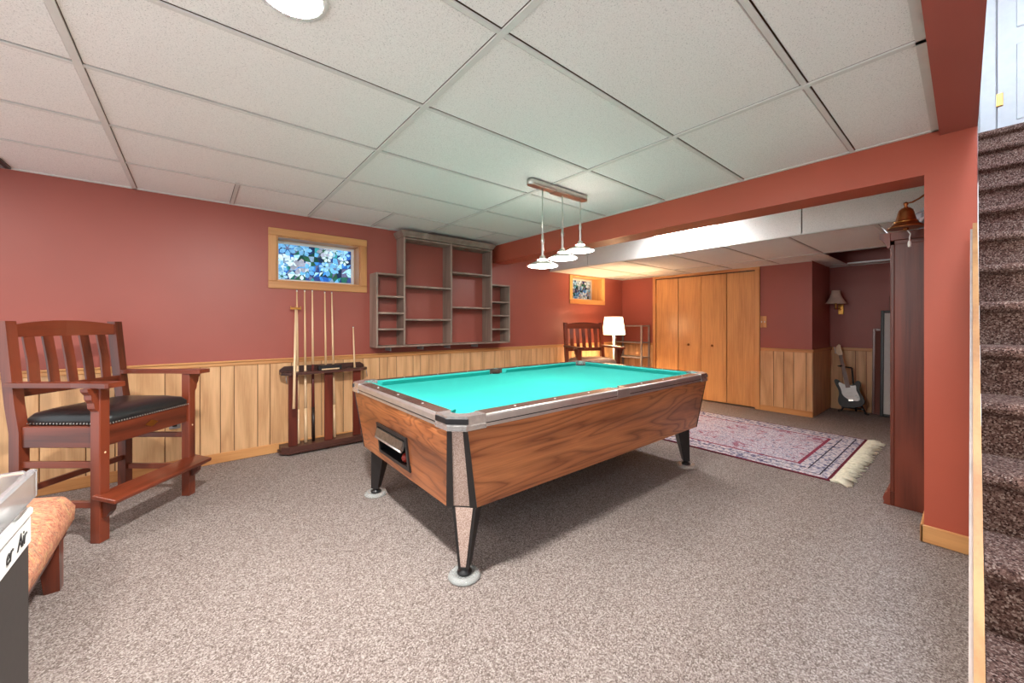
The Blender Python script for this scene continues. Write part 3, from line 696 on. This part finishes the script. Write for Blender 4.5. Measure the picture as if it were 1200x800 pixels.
# ------------------------------------------------------------------ SPECTATOR CHAIRS
def make_chair(label, loc, rz, seat_m, cat='chair'):
    t = thing('spectator_chair', label, cat, loc, rz, 'spectator chairs')
    hw, yf, yb = .29, -.23, .215
    for s in (-1, 1):
        x = s*hw
        lg = MB().box(x-.0275, x+.0275, yf-.0275, yf+.0275, 0, .852, .004).build('front_leg', M['mahog'], t)
        MB().at(x, yf-.0278, .49, rx=math.pi/2).lathe([(.006,0),(.005,.002),(.0005,.003)], 8).build('peg', M['maple'], lg)
        # corbel under the arm, outside the leg
        cz = [(0,.852),(.055,.852),(.052,.835),(.036,.815),(.034,.79),(.022,.77),(.018,.74),(0,.72)]
        MB().loft([[(x+s*(.0275+d), y, z) for d, z in cz] for y in (yf-.02, yf+.02)]).build('corbel', M['mahog'], t)
        # rear post: straight leg, raked back above the seat
        pts = [(yb-.0,0),(yb,.60),(yb+.025,.75),(yb+.075,1.215)]
        rings = [[(x-.024,y-.028,z),(x+.024,y-.028,z),(x+.024,y+.028,z),(x-.024,y+.028,z)] for y, z in pts]
        MB().loft(rings).build('rear_post', M['mahog'], t)
        # arm: paddle plank
        arm = [(-.034,yb+.03),(-.034,-.12),(-.05,-.24),(-.055,-.325),(-.045,-.335),(.045,-.335),(.055,-.325),(.05,-.24),(.034,-.12),(.034,yb+.03)]
        MB().prism([(x+s*.012+a, y) for a, y in arm], .852, .878).build('armrest', M['mahogy'], t)
        # side rails and stretchers
        MB().box(x-.013, x+.013, yf+.0275, yb-.028, .518, .634, .003).build('seat_rail', M['mahogy'], t)
        for z in (.405, .185): MB().box(x-.011, x+.011, yf+.0275, yb-.028, z, z+.036, .003).build('stretcher', M['mahogy'], t)
        # footrest bracket
        bz = [(0,.235),(-.09,.235),(-.085,.215),(-.05,.2),(-.045,.17),(-.02,.14),(0,.135)]
        MB().loft([[(xx, yf-.0275+d, z) for d, z in bz] for xx in (x-.016, x+.016)]).build('footrest_bracket', M['mahog'], t)
    fr_ = MB().box(-hw+.0275, hw-.0275, yf-.012, yf+.014, .518, .634, .003).build('seat_rail', M['mahogx'], t)
    MB().at(.0, yf-.0125, .577, rx=math.pi/2).prism([(.034*math.cos(R(a))*(1 if a%90 else 1.25), .016*math.sin(R(a))*(1 if a%90 else 1.3)) for a in range(0,360,30)], 0, .002).build('emblem', M['brass'], fr_)
    MB().box(-hw+.024, hw-.024, yb-.013, yb+.013, .518, .634, .003).build('seat_rail', M['mahogx'], t)
    MB().box(-hw+.024, hw-.024, yb-.011, yb+.011, .25, .286, .003).build('stretcher', M['mahogx'], t)
    MB().at(0, yf-.055, .248, rx=R(12)).box(-hw-.045, hw+.045, -.075, .055, -.012, .012, .004).build('footrest', M['mahogx'], t)
    # crest rail, lower rail, slats
    n = 9; sec = []
    for k in range(n):
        u = -1+2*k/(n-1); x = u*(hw-.022); bow = .022*(1-u*u); top = 1.195+.026*(1-u*u); y = yb+.066+bow
        sec.append([(x,y-.014,1.125),(x,y+.014,1.125),(x,y+.016,top),(x,y-.012,top)])
    MB().loft(sec).build('crest_rail', M['mahogx'], t)
    MB().box(-hw+.022, hw-.022, yb+.022, yb+.046, .79, .84, .003).build('back_rail', M['mahogx'], t)
    for k in range(5):
        x = -.195+.0975*k; bw = .018*(1-(x/.28)**2)
        MB().loft([[(x-.026,y-.006,z),(x+.026,y-.006,z),(x+.026,y+.006,z),(x-.026,y+.006,z)] for y, z in ((yb+.032,.835),(yb+.035+bw,.98),(yb+.064+bw,1.13))]).build('slat', M['mahog'], t)
    cx, cy, hx, hy = 0, (yf+yb)/2-.01, hw-.02, (yb-yf)/2+.012
    cu = MB().rrect([(cx,cy,hx-.01,hy-.01,.03,.634),(cx,cy,hx,hy,.035,.645),(cx,cy,hx+.004,hy+.004,.04,.668),(cx,cy,hx-.012,hy-.012,.05,.695),(cx,cy,hx-.06,hy-.06,.06,.712),(cx,cy,hx-.13,hy-.13,.05,.719)]).build('cushion', seat_m, t)
    nb = MB(); 
    for k in range(34):
        x = -hx+.012+(2*hx-.024)*k/33
        nb.at(x, cy-hy-.002, .643).box(-.0045,.0045,-.003,.002,-.0045,.0045,.002)
    for s in (-1,1):
        for k in range(24): nb.at(cx+s*(hx+.001), cy-hy+.02+(2*hy-.04)*k/23, .643).box(-.003,.003,-.0045,.0045,-.0045,.0045,.002)
    o = nb.build('nailhead_trim', M['nickel'], cu); o['kind'] = 'stuff'
    return t
wv = Vector((.635,.773)); bv = Vector((-.773,.635)); mid = Vector((-.222,3.304))+bv*.23
make_chair('tall mahogany slat-back chair with black leather seat standing beside the cue rack', (mid.x, mid.y, 0), R(50.6), M['leather'])
make_chair('wooden slat-back chair with pale seat between the pool table and lit lamp', (4.42, 3.55, 0), R(-26), M['tan_seat'])

# ------------------------------------------------------------------ WALL SHELF
ws = thing('wall_shelf', 'taupe open wall shelf with tall centre bays and two lower wings', 'shelf')
yf, ybk, th = 3.965, YA, .019
def vboard(x, z0, z1, nm='upright'): return box(nm, M['shelfwood'], ws, x, x+th, yf, ybk-.001, z0, z1, .002)
def hboard(x0, x1, z, nm='shelf'): return box(nm, M['shelfwood'], ws, x0, x1, yf+.002, ybk-.001, z-th/2, z+th/2, .002)
hboard(1.447, 3.242, .955, 'bottom_board')
vboard(1.447, .965, 1.735); hboard(1.466, 1.748, 1.725)
for z in (1.488, 1.312, 1.140): hboard(1.466, 1.748, z)
vboard(1.748, .965, 2.16); vboard(2.335, .965, 2.16); vboard(2.925, .965, 2.16)
for z in (1.612, 1.244): hboard(1.767, 2.335, z)
for z in (1.812, 1.396): hboard(2.354, 2.925, z)
hboard(1.767, 2.335, 2.135, 'top_board'); hboard(2.354, 2.925, 2.135, 'top_board')
vboard(3.223, .965, 1.71); hboard(2.944, 3.223, 1.70)
for z in (1.48, 1.305, 1.127): hboard(2.944, 3.223, z)
P_ = [(0,2.15),(.010,2.15),(.016,2.165),(.028,2.185),(.034,2.20),(.034,2.214)]
MB().loft([[(1.748-d,ybk-.002,z),(1.748-d,yf-d,z),(2.944+d,yf-d,z),(2.944+d,ybk-.002,z)] for d, z in P_]).build('crown', M['shelfwood'], ws)
for x in (1.62, 2.0, 2.35, 2.75): box('bracket', M['steel'], ws, x, x+.012, yf+.06, ybk, .905, .946, .001)

# ------------------------------------------------------------------ CUE RACK AND CUES
rk = thing('cue_rack', 'dark floor-standing cue rack against the pale panelled wall', 'cue rack')
def oct_board(b, x0, x1, y0, y1, c, z0, z1): b.prism([(x0+c,y0),(x1-c,y0),(x1,y0+c),(x1,y1),(x0,y1),(x0,y0+c)], z0, z1)
b = MB(); oct_board(b, .60, 1.37, 3.96, 4.135, .06, .03, .075); oct_board(b, .585, 1.385, 3.945, 4.135, .065, .018, .032); b.build('base', M['rack'], rk)
b = MB(); oct_board(b, .60, 1.37, 3.96, 4.058, .06, .728, .752); b.box(.60,1.37,4.113,4.135,.728,.752)
for x in (.60,.70,.768,.834,.92,1.02,1.10,1.20,1.34): b.box(x,x+.02,4.058,4.113,.73,.75)
b.build('holder_shelf', M['rack'], rk)
MB().loft([[(.60,y,.752),(.60,y,.77),(.64,y,.80),(1.33,y,.80),(1.37,y,.77),(1.37,y,.752)] for y in (4.115,4.133)]).build('backboard', M['rack'], rk)
for x in (.655, .96, 1.225): MB().box(x, x+.075, 3.998, 4.02, .075, .728, .003).build('slat', M['rackz'], rk)
MB().box(.905,1.115,3.985,4.05,.752,.80,.004).build('chalk_box', M['black'], rk)
MB().box(.93,1.09,3.981,3.986,.757,.768,.001).build('chalk_tray_lip', M['maple'], rk)
for x, y in ((.66,4.0),(.985,3.99),(1.31,4.0),(.66,4.1),(1.31,4.1)): MB().at(x,y,0).lathe([(.02,0),(.024,.008),(.02,.018)], 12).build('foot', M['rack'], rk)
for x in (.63, 1.345):
    MB().tube([(x,3.97,.728),(x,3.955,.70),(x+.004,3.955,.672),(x+.008,3.97,.66)], .003, 6).build('hook', M['steel'], rk)
def cue(name, label, p0, p1, segs, cat='pool cue', grp='pool cues in the rack'):
    P0, P1 = Vector(p0), Vector(p1); d = P1-P0; L = d.length
    t = thing(name, label, cat, p0, 0, grp)
    Mx = d.to_track_quat('Z','Y').to_matrix().to_4x4()
    for (nm, s0, s1, r0, r1, m) in segs:
        MB().mat(Mx).lathe([(r0,s0*L),(r1,s1*L)], 12).build(nm, m, t)
    return t
ivory = pm('ivory_ferrule', S(232,224,206), .3); blue = pm('blue_tip', S(70,96,130), .8); dkb = pm('dark_butt', S(36,24,22), .3); wine = pm('wine_butt', S(104,44,40), .3)
def std(butt, mid_, tip=True): return [('butt',0,.22,.0145,.0125,butt),('handle',.22,.5,.0125,.0105,mid_),('shaft',.5,.985,.0105,.0062,M['maple']),('ferrule',.985,.996,.0062,.0062,ivory),('tip',.996,1,.006,.0055,blue)]
cue('pool_cue', 'all-pale maple cue standing next to the mechanical bridge in the rack', (.742,4.042,.078), (.748,4.142,1.525), std(M['maple'],M['maple']))
cue('pool_cue', 'plain maple cue between the pale cue and the dark-handled cue', (.806,4.042,.078), (.815,4.142,1.527), std(M['maple'],M['maple']))
cue('pool_cue', 'maple cue with dark wine and black handle in the rack', (.872,4.042,.078), (.882,4.142,1.532), std(dkb,wine))
cue('pool_cue', 'maple cue passing behind the chalk box at the middle slat', (.99,4.042,.078), (.995,4.142,1.522), std(M['maple'],M['maple']))
cue('pool_cue', 'maple cue standing just past the middle slat of the rack', (1.062,4.042,.078), (1.06,4.142,1.522), std(M['maple'],M['maple']))
cue('pool_cue', 'short pale cue alone at the end of the rack by the wall shelf', (1.275,4.036,.078), (1.268,4.14,1.17), std(M['maple'],M['maple']))
br = cue('bridge_stick', 'mechanical bridge stick with a small cross head leaning in the rack', (.672,3.85,.445), (.732,4.105,1.345), [('shaft',0,1,.012,.008,M['maple'])], 'bridge stick', None)
MB().at(.06,.25,.9).box(-.045,.045,-.006,.006,-.012,.008,.002).box(-.045,-.038,-.006,.006,.008,.022,.002).box(-.004,.004,-.006,.006,.008,.022,.002).box(.038,.045,-.006,.006,.008,.022,.002).build('bridge_head', M['brass'], br)

# ------------------------------------------------------------------ ETAGERE by the lamp
et = thing('etagere', 'narrow grey metal shelf stand in the corner beside the closet', 'shelf stand')
ex0, ex1, ey0, ey1 = 5.80, 6.03, 3.60, 4.12
for x in (ex0, ex1):
    for y in (ey0, ey1): MB().box(x-.014, x+.014, y-.014, y+.014, 0, 1.175, .003).build('post', M['steel'], et)
for z in (1.15, .865, .61, .3): MB().box(ex0-.01, ex1+.01, ey0-.01, ey1+.01, z, z+.022, .003).build('shelf', M['steel'], et)

# ------------------------------------------------------------------ FOREGROUND: game table and ottoman
gt = thing('hockey_table', 'charcoal air hockey table corner with white lettered strip and clear rim', 'hockey table')
gx, gy = -.30, 1.41
MB().box(gx-.72, gx, -.2, gy, .12, .690, .004).build('cabinet', M['darkgrey'], gt)
for (x, y) in ((gx-.66,gy-.06),(gx-.06,gy-.06),(gx-.66,-.14),(gx-.06,-.14)): MB().box(x-.04,x+.04,y-.04,y+.04,0,.12,.004).build('leg', M['darkgrey'], gt)
st = MB().box(gx-.72, gx+.003, -.2, gy, .690, .752, .002).build('label_strip', M['whiteplastic'], gt)
MB().box(gx-.725, gx+.006, -.205, gy+.003, .754, .772, .004).build('top_rim', M['whiteplastic'], gt)
MB().box(gx-.64, gx-.08, -.12, gy-.08, .772, .776).build('playfield', M['white'], gt)
for k in range(3): MB().box(gx-.06, gx+.004, gy-.09-.22*k, gy-.03-.22*k, .772, .792, .006).build('corner_block', M['whiteplastic'] if k % 2 == 0 else M['black'], gt)
rim = MB().box(gx-.005, gx+.012, -.2, gy+.008, .793, .858, .004).box(gx-.73, gx-.005, gy-.012, gy+.008, .793, .858, .004).box(gx-.73, gx-.713, -.2, gy-.012, .793, .858, .004).build('clear_rim', M['acrylic'], gt)
yo = gy-.03                                                  # right end of the word, letters laid out from the back
for ch in reversed('er  Air'):
    if ch == ' ': yo -= .012; continue
    cu = bpy.data.curves.new('letter', 'FONT'); cu.body = ch; cu.size = .047; cu.extrude = .0008; cu.shear = .25
    tmp = bpy.data.objects.new('letter_tmp', cu); col.objects.link(tmp); bpy.context.view_layer.update()
    me = bpy.data.meshes.new_from_object(tmp); bpy.data.objects.remove(tmp); me.materials.clear(); me.materials.append(M['black'])
    xa = min(v.co.x for v in me.vertices); xz = max(v.co.x for v in me.vertices)
    o = inst(me, 'letter', st, (gx+.0035, yo-xz, .706), (math.pi/2, 0, math.pi/2)); yo -= (xz-xa)*.82+.003

ot = thing('ottoman', 'low wooden bench with a rust paisley upholstered cushion beside the hockey table', 'ottoman')
def paisley():
    m = N('rust_paisley'); v = m.coord()
    n1 = m.noise(v, 17, 4, .6, 2.5); n2 = m.noise(v, 30, 3, .6, 1.5)
    c = m.ramp(n1, [(.3, S(124,130,104)), (.4, S(190,104,84)), (.47, S(222,160,124)), (.54, S(196,92,76)), (.62, S(226,188,130)), (.72, S(160,84,74))])
    c = m.mix(c, m.ramp(n2, [(.4, S(120,90,70)), (.6, S(230,190,150))]), .3)
    return m.out(c, .85, 0, n2, .5, .004)
M['paisley'] = paisley()
ox, oy, ohx, ohy = -.80, 2.36, .345, .50
MB().rrect([(ox,oy,ohx-.015,ohy-.015,.05,.225),(ox,oy,ohx,ohy,.06,.25),(ox,oy,ohx+.004,ohy+.004,.07,.31),(ox,oy,ohx-.02,ohy-.02,.08,.365),(ox,oy,ohx-.08,ohy-.08,.08,.395),(ox,oy,ohx-.16,ohy-.16,.08,.405)], 6).build('cushion', M['paisley'], ot)
MB().box(ox-ohx+.03, ox+ohx-.03, oy-ohy+.03, oy+ohy-.03, .17, .226, .004).build('frame', M['mahogx'], ot)
for (sx, sy) in ((-1,-1),(1,-1),(-1,1),(1,1)):
    x, y = ox+sx*(ohx-.05), oy+sy*(ohy-.21)
    MB().loft([[(x-.024+sx*.012,y-.03,0),(x+.024+sx*.012,y-.03,0),(x+.024+sx*.012,y+.03,0),(x-.024+sx*.012,y+.03,0)],[(x-.034,y-.04,.22),(x+.034,y-.04,.22),(x+.034,y+.04,.22),(x-.034,y+.04,.22)]]).build('leg', M['mahog'], ot)
MB().tube([(ox-ohx+.06,oy+ohy-.21,.075),(ox+ohx-.05,oy+ohy-.21,.075)], .005, 6).build('cross_wire', M['brass'], ot)

# ceiling vent by the long wall
cv = thing('ceiling_vent', 'dark-edged ceiling vent close to the red wall', 'vent', (0,0,ZC-.004))
MB().box(-1.27,-.957,3.90,4.135,-.006,.001).build('border', M['black'], cv)
for k in range(7): box('louver', M['steel'], cv, -1.25, -.978, 3.922+.029*k, 3.942+.029*k, -.011, -.005, .002)

# ------------------------------------------------------------------ RUG
rg = thing('rug', 'faded red and blue oriental rug with pale fringe lying beyond the pool table', 'rug')
def rug_mat():
    m = N('oriental_rug'); tc = m.new('ShaderNodeTexCoord'); v = tc.outputs['Object']
    s = m.new('ShaderNodeSeparateXYZ'); m.link(v, s.inputs[0])
    hx, hy = .80, 1.10
    ax = m.math('SUBTRACT', hx, m.math('ABSOLUTE', s.outputs[0])); ay = m.math('SUBTRACT', hy, m.math('ABSOLUTE', s.outputs[1]))
    ed = m.math('MINIMUM', ax, ay)
    n1 = m.noise(v, 40, 3, .7, .8); n2 = m.noise(v, 8, 3, .65, .8); n3 = m.noise(v, 75, 2, .7)
    field = m.ramp(n1, [(.32, S(92,96,124)), (.42, S(168,166,186)), (.5, S(226,218,222)), (.57, S(190,164,176)), (.68, S(104,88,110))])
    field = m.mix(field, S(158,70,96), m.ramp(n2, [(.58, (0,0,0)), (.64, (.75,.75,.75))]))
    vo = m.new('ShaderNodeTexVoronoi', Scale=34.); m.link(v, vo.inputs['Vector'])
    bord = m.ramp(vo.outputs['Distance'], [(.08, S(166,96,114)), (.22, S(232,222,220)), (.5, S(204,198,206)), (.75, S(120,116,144))])
    c = m.mix(bord, field, m.math('GREATER_THAN', ed, .27))
    for lo, hi, cc in ((-.1,.022,S(112,44,58)), (.075,.085,S(60,50,66)), (.17,.18,S(60,50,66)), (.245,.272,S(150,64,84))):
        band = m.math('MULTIPLY', m.math('GREATER_THAN', ed, lo), m.math('LESS_THAN', ed, hi)); c = m.mix(c, cc, band)
    c = m.mix(c, m.ramp(n3, [(.35, (.55,.55,.6)), (.6, (1.1,1.1,1.1))]), .8, 'MULTIPLY')
    return m.out(c, .95, 0, n3, .6, .004, spec=.1)
rcx, rcy = 4.52, 1.81
MB().at(0,0,0).box(-.80,.80,-1.10,1.10,0,.009,.003).build('pile', rug_mat(), rg, loc=(rcx, rcy, .0005))
fm = pm('cream_fringe', S(226,220,198), .95, 0, .15, 40)
for sy in (-1, 1):
    b = MB(); n = 110
    for k in range(n):
        x = -.80+1.6*(k+.5)/n; L = random.uniform(.09,.14); dx = random.uniform(-.02,.02); h = random.uniform(.006,.02)
        b.tube([(x, sy*1.098, .006), (x+dx*.4, sy*(1.10+L*.5), h), (x+dx, sy*(1.10+L), .006)], [.004,.008,.005], 5)
        if k == 0 and sy < 0:
            for q_ in range(8): b.tube([(x+.01, -1.095, .008),(x-.01+.01*q_*.5, -1.15, .02+.003*q_),(x-.05+.018*q_, -1.21-.01*(q_%3), .006)], [.005,.01,.006], 5)
    o = b.build('fringe', fm, rg, loc=(rcx, rcy, 0)); o['kind'] = 'stuff'

# ------------------------------------------------------------------ BOOKCASE behind the column
bc = thing('bookcase', 'tall dark cherry bookcase standing behind the rust column', 'bookcase')
X0, X1, Yb, Yf, H = 3.545, 4.42, .03, .345, 1.80
box('side', M['cherry'], bc, X0, X0+.02, Yb, Yf, 0, 1.72, .002); box('side', M['cherry'], bc, X1-.02, X1, Yb, Yf, 0, 1.72, .002)
box('back', M['cherry'], bc, X0+.02, X1-.02, Yb, Yb+.008, .08, 1.72)
for z in (.09,.42,.75,1.06,1.36): box('shelf', M['cherry'], bc, X0+.02, X1-.02, Yb+.008, Yf-.01, z, z+.02, .002)
box('top', M['cherry'], bc, X0, X1, Yb, Yf, 1.72, 1.745, .002)
for a in (X0, X1-.045): box('face_stile', M['cherry'], bc, a, a+.045, Yf, Yf+.02, .09, 1.72, .003)
box('face_rail', M['cherry'], bc, X0+.045, X1-.045, Yf, Yf+.02, 1.64, 1.72, .003)
P_ = [(0,1.70),(.012,1.70),(.018,1.72),(.03,1.745),(.05,1.765),(.052,1.80),(0,1.80)]
MB().loft([[(x, Yf+.02+d, z) for d, z in P_] for x in (X0-.006, X1+.006)]).build('crown', M['cherry'], bc)
MB().box(X0-.006, X1+.006, Yb, Yf+.02, 1.745, 1.80, .004).build('crown_cap', M['cherry'], bc)
P_ = [(0,0),(.034,0),(.03,.015),(.036,.04),(.028,.07),(.014,.085),(.012,.105),(0,.11)]
MB().loft([[(x, Yf+.02+d, z) for d, z in P_] for x in (X0, X1)]).build('base_moulding', M['cherry'], bc)
box('plinth', M['cherry'], bc, X0, X1, Yf, Yf+.02, 0, .09, .002)
# crumpled packet on the bookcase top
b = MB(); rnd = random.Random(4); rings = []
for j in range(7):
    z = 1.803+.16*j/6; rr = .075*math.sin(math.pi*(j+.6)/7.2)
    rings.append([(3.68+(rr*1.3+rnd.uniform(-.014,.014))*math.cos(2*math.pi*k/14), .20+(rr+rnd.uniform(-.012,.012))*math.sin(2*math.pi*k/14), z+rnd.uniform(-.008,.008)*(j not in (0,))) for k in range(14)])
tag(b.loft(rings).build('plastic_bag', pm('silvery_plastic', S(190,200,210), .2, .3, .3, 20)), 'crumpled silvery plastic bag on top of the dark bookcase', 'bag')

# ------------------------------------------------------------------ BELL on the column
bl = thing('wall_bell', 'bronze hanging bell with white pull cord on the rust column', 'bell', (3.3, .272, .371)); bl.scale = (.92,.92,.8)
MB().lathe([(.088,1.755),(.090,1.760),(.078,1.772),(.062,1.79),(.05,1.81),(.046,1.83),(.04,1.865),(.034,1.89),(.022,1.905),(.008,1.908)], 28).build('bell_body', M['bronze'], bl)
MB().lathe([(.058,1.797),(.060,1.80),(.056,1.804)], 28, cap=False).build('bead_ring', M['brass'], bl)
MB().lathe([(.007,1.905),(.012,1.912),(.007,1.92),(.012,1.932),(.012,1.945),(.004,1.952)], 14).build('finial', M['bronze'], bl)
MB().tube([(0,0,1.94),(.005,-.03,1.945),(.012,-.06,1.965),(.015,-.088,1.99)], [.005,.006,.006,.008], 8).build('bracket_arm', M['bronze'], bl)
MB().box(-.02,.05,-.092,-.088,1.94,2.01,.001).build('wall_plate', M['bronze'], bl)
cl = MB().tube([(.0,0,1.82),(.0,0,1.755)], .004, 6).build('clapper', M['bronze'], bl)
MB().at(0,0,1.75).lathe([(.0005,-.014),(.01,-.01),(.014,0),(.01,.01),(.0005,.014)], 12).build('clapper_ball', M['bronze'], cl)
cd = MB().tube([(.006,-.006,1.74),(.012,-.02,1.71),(.004,-.016,1.68),(.006,-.016,1.655)], .003, 6).build('pull_cord', M['whiteplastic'], bl)
MB().at(.006,-.016,1.61).lathe([(.004,0),(.008,.004),(.009,.03),(.006,.046),(.003,.05)], 12).build('pull_handle', M['whiteplastic'], cd)

# ------------------------------------------------------------------ RECESS: sconce, guitar, pictures, switch
sn = thing('wall_sconce', 'unlit brass swing-arm wall sconce with a beige bell shade', 'sconce', (6.80, 1.235, 0))
MB().lathe([(.118,1.475),(.116,1.48),(.09,1.515),(.068,1.56),(.052,1.61),(.046,1.655),(.044,1.656)], 28, cap=False).build('shade', pm('beige_shade', S(226,202,184), .8), sn)
MB().lathe([(.01,1.40),(.014,1.43),(.012,1.47),(.016,1.52),(.004,1.55)], 12).build('lamp_holder', M['brass'], sn)
MB().tube([(0,0,1.415),(.07,.03,1.41),(.13,-.01,1.405),(.185,-.02,1.40)], .006, 8).build('swing_arm', M['brass'], sn)
MB().box(.183,.197,-.05,.01,1.33,1.47,.004).build('back_plate', M['brass'], sn)

sd = thing('guitar_stand', 'black tubular guitar stand on the carpet of the recess', 'stand', (6.80, 1.05, 0))
MB().tube([(.02,0,.30),(.0,.13,.012),(-.02,.16,.012)], .011, 8).build('leg', M['black'], sd)
MB().tube([(.02,0,.30),(.0,-.12,.012),(-.02,-.15,.012)], .011, 8).build('leg', M['black'], sd)
MB().tube([(.02,0,.30),(.15,0,.012)], .011, 8).build('leg', M['black'], sd)
MB().tube([(.02,0,.30),(.075,.03,.60)], .010, 8).build('neck_tube', M['black'], sd)
MB().tube([(.075,.03,.60),(.06,.15,.61),(-.0,.16,.62),(-.03,.12,.63)], .009, 8).build('yoke', M['black'], sd)
MB().tube([(-.11,.10,.085),(.0,.09,.066),(.0,-.09,.066),(-.11,-.10,.085)], .010, 8).build('cradle', M['black'], sd)
# electric guitar: local x = width, y = thickness, z = length
gtr = thing('electric_guitar', 'black electric guitar with white pickguard leaning on its stand', 'guitar', (6.728, 1.045, .085)); gtr.scale = (.88,.88,.88)
gtr.rotation_euler = (R(0), 0, R(-90))
tilt = Matrix.Rotation(R(-10), 4, 'X') @ Matrix.Rotation(R(-12), 4, 'Y')
out = [(.0,.0),(.08,.005),(.135,.04),(.155,.10),(.140,.17),(.118,.215),(.125,.27),(.155,.34),(.150,.385),(.120,.395),(.085,.355),(.05,.335),(.0,.34),(-.045,.335),(-.06,.36),(-.095,.43),(-.13,.445),(-.15,.42),(-.14,.35),(-.118,.27),(-.125,.20),(-.155,.13),(-.155,.06),(-.12,.015),(-.06,.0)]
def flat(poly, y0, y1): return MB().mat(tilt).loft([[(x,y,z) for x,z in poly] for y in (y0,y1)])
def smooth_poly(p, it=2):
    for _ in range(it):
        q_ = []
        for i in range(len(p)):
            a, c = p[i], p[(i+1)%len(p)]; q_ += [(.75*a[0]+.25*c[0], .75*a[1]+.25*c[1]), (.25*a[0]+.75*c[0], .25*a[1]+.75*c[1])]
        p = q_
    return p
flat(smooth_poly(out), -.022, .022).build('body', pm('gloss_black', (.006,.006,.007), .5), gtr)
pgd = [(-.03,.345),(-.09,.40),(-.105,.36),(-.085,.28),(-.09,.2),(-.04,.13),(.03,.10),(.08,.09),(.11,.12),(.10,.2),(.085,.25),(.10,.33),(.06,.32),(.03,.33)]
pg = flat(smooth_poly(pgd), -.025, -.022).build('pickguard', M['white'], gtr)
for z in (.16,.21,.26): MB().mat(tilt).box(-.04,.04,-.031,-.025,z,z+.018,.003).build('pickup', M['whiteplastic'], pg)
for (x,z) in ((.07,.18),(.085,.145),(.095,.115)): MB().mat(tilt @ Matrix.Translation((x,-.025,z)) @ Matrix.Rotation(R(90),4,'X')).lathe([(.012,0),(.01,.012),(.002,.013)], 10).build('knob', M['white'], pg)
MB().mat(tilt).box(-.03,.03,-.034,-.022,.095,.125,.003).build('bridge', M['nickel'], gtr)
nk = MB().mat(tilt).loft([[(-.028,-.034,.30),(.028,-.034,.30),(.022,-.012,.30),(-.022,-.012,.30)],[(-.021,-.03,.80),(.021,-.03,.80),(.018,-.012,.80),(-.018,-.012,.80)]]).build('neck', wood('rosewood_neck', S(70,40,28), S(104,66,46), 'z'), gtr)
hd_ = flat([(-.021,.80),(.021,.80),(.034,.83),(.026,.90),(.03,.955),(.012,.975),(-.02,.95),(-.045,.86),(-.04,.825)], -.024, -.010).build('headstock', M['maple'], gtr)
for k in range(6): MB().mat(tilt).box(-.062,-.04,-.02,-.012,.838+.018*k,.848+.018*k,.003).build('tuner', M['nickel'], hd_)
# framed pictures leaning on the recess wall
def frame(label, y0, y1, h, xb, fw, fmat, matc, picc, lean):
    t = thing('picture_frame', label, 'picture frame', (xb, 0, 0)); Mx = Matrix.Translation((0,0,.004)) @ Matrix.Rotation(lean, 4, 'Y')
    for a in ((y0,y0+fw,0,h),(y1-fw,y1,0,h),(y0+fw,y1-fw,0,fw),(y0+fw,y1-fw,h-fw,h)): MB().mat(Mx).box(-.012,.012,a[0],a[1],a[2],a[3],.004).build('frame_bar', fmat, t)
    MB().mat(Mx).box(-.002,.008,y0+fw,y1-fw,fw,h-fw).build('mat_board', pm('mat_board', matc, .8, var=.03), t)
    k = .09
    if y1-y0 > .4: MB().mat(Mx).box(-.004,-.0015,y0+fw+k,y1-fw-k,fw+k,h-fw-k).build('print', pm('print', picc, .5, 0, .5, 8), t)
    return t
frame('slim reddish wooden picture frame leaning on the recess wall beside the guitar', .42, .885, 1.13, 6.905, .028, M['mahog'], S(120,70,60), S(110,60,52), R(4))
frame('black picture frame with wide white mat leaning in front of the reddish frame', .30, .80, 1.37, 6.835, .034, M['black'], S(214,214,210), S(110,118,112), R(4))
frame('tallest dark picture frame leaning behind the black one at the recess wall', .16, .725, 1.56, 6.868, .03, M['cherry'], S(70,50,48), S(60,50,50), R(4))
sw_ = thing('light_switch', 'wooden light switch plate on the red wall beside the closet', 'light switch', (XF, 1.885, 1.225))
MB().box(-.008,0,-.04,.04,-.08,.08,.004).build('plate', M['oakz'], sw_)
for y in (-.018,.018): MB().box(-.016,-.008,y-.005,y+.005,-.012,.012,.002).build('toggle', M['whiteplastic'], sw_)
ou = thing('wall_outlet', 'dark wall outlet in the panelling behind the leather chair', 'outlet', (-.13, YA-.0095, .40))
MB().box(-.035,.035,-.006,0,-.055,.055,.003).build('plate', M['steel'], ou)
for z in (-.024,.024): MB().box(-.014,.014,-.0085,-.006,z-.014,z+.014,.002).build('socket', M['black'], ou)
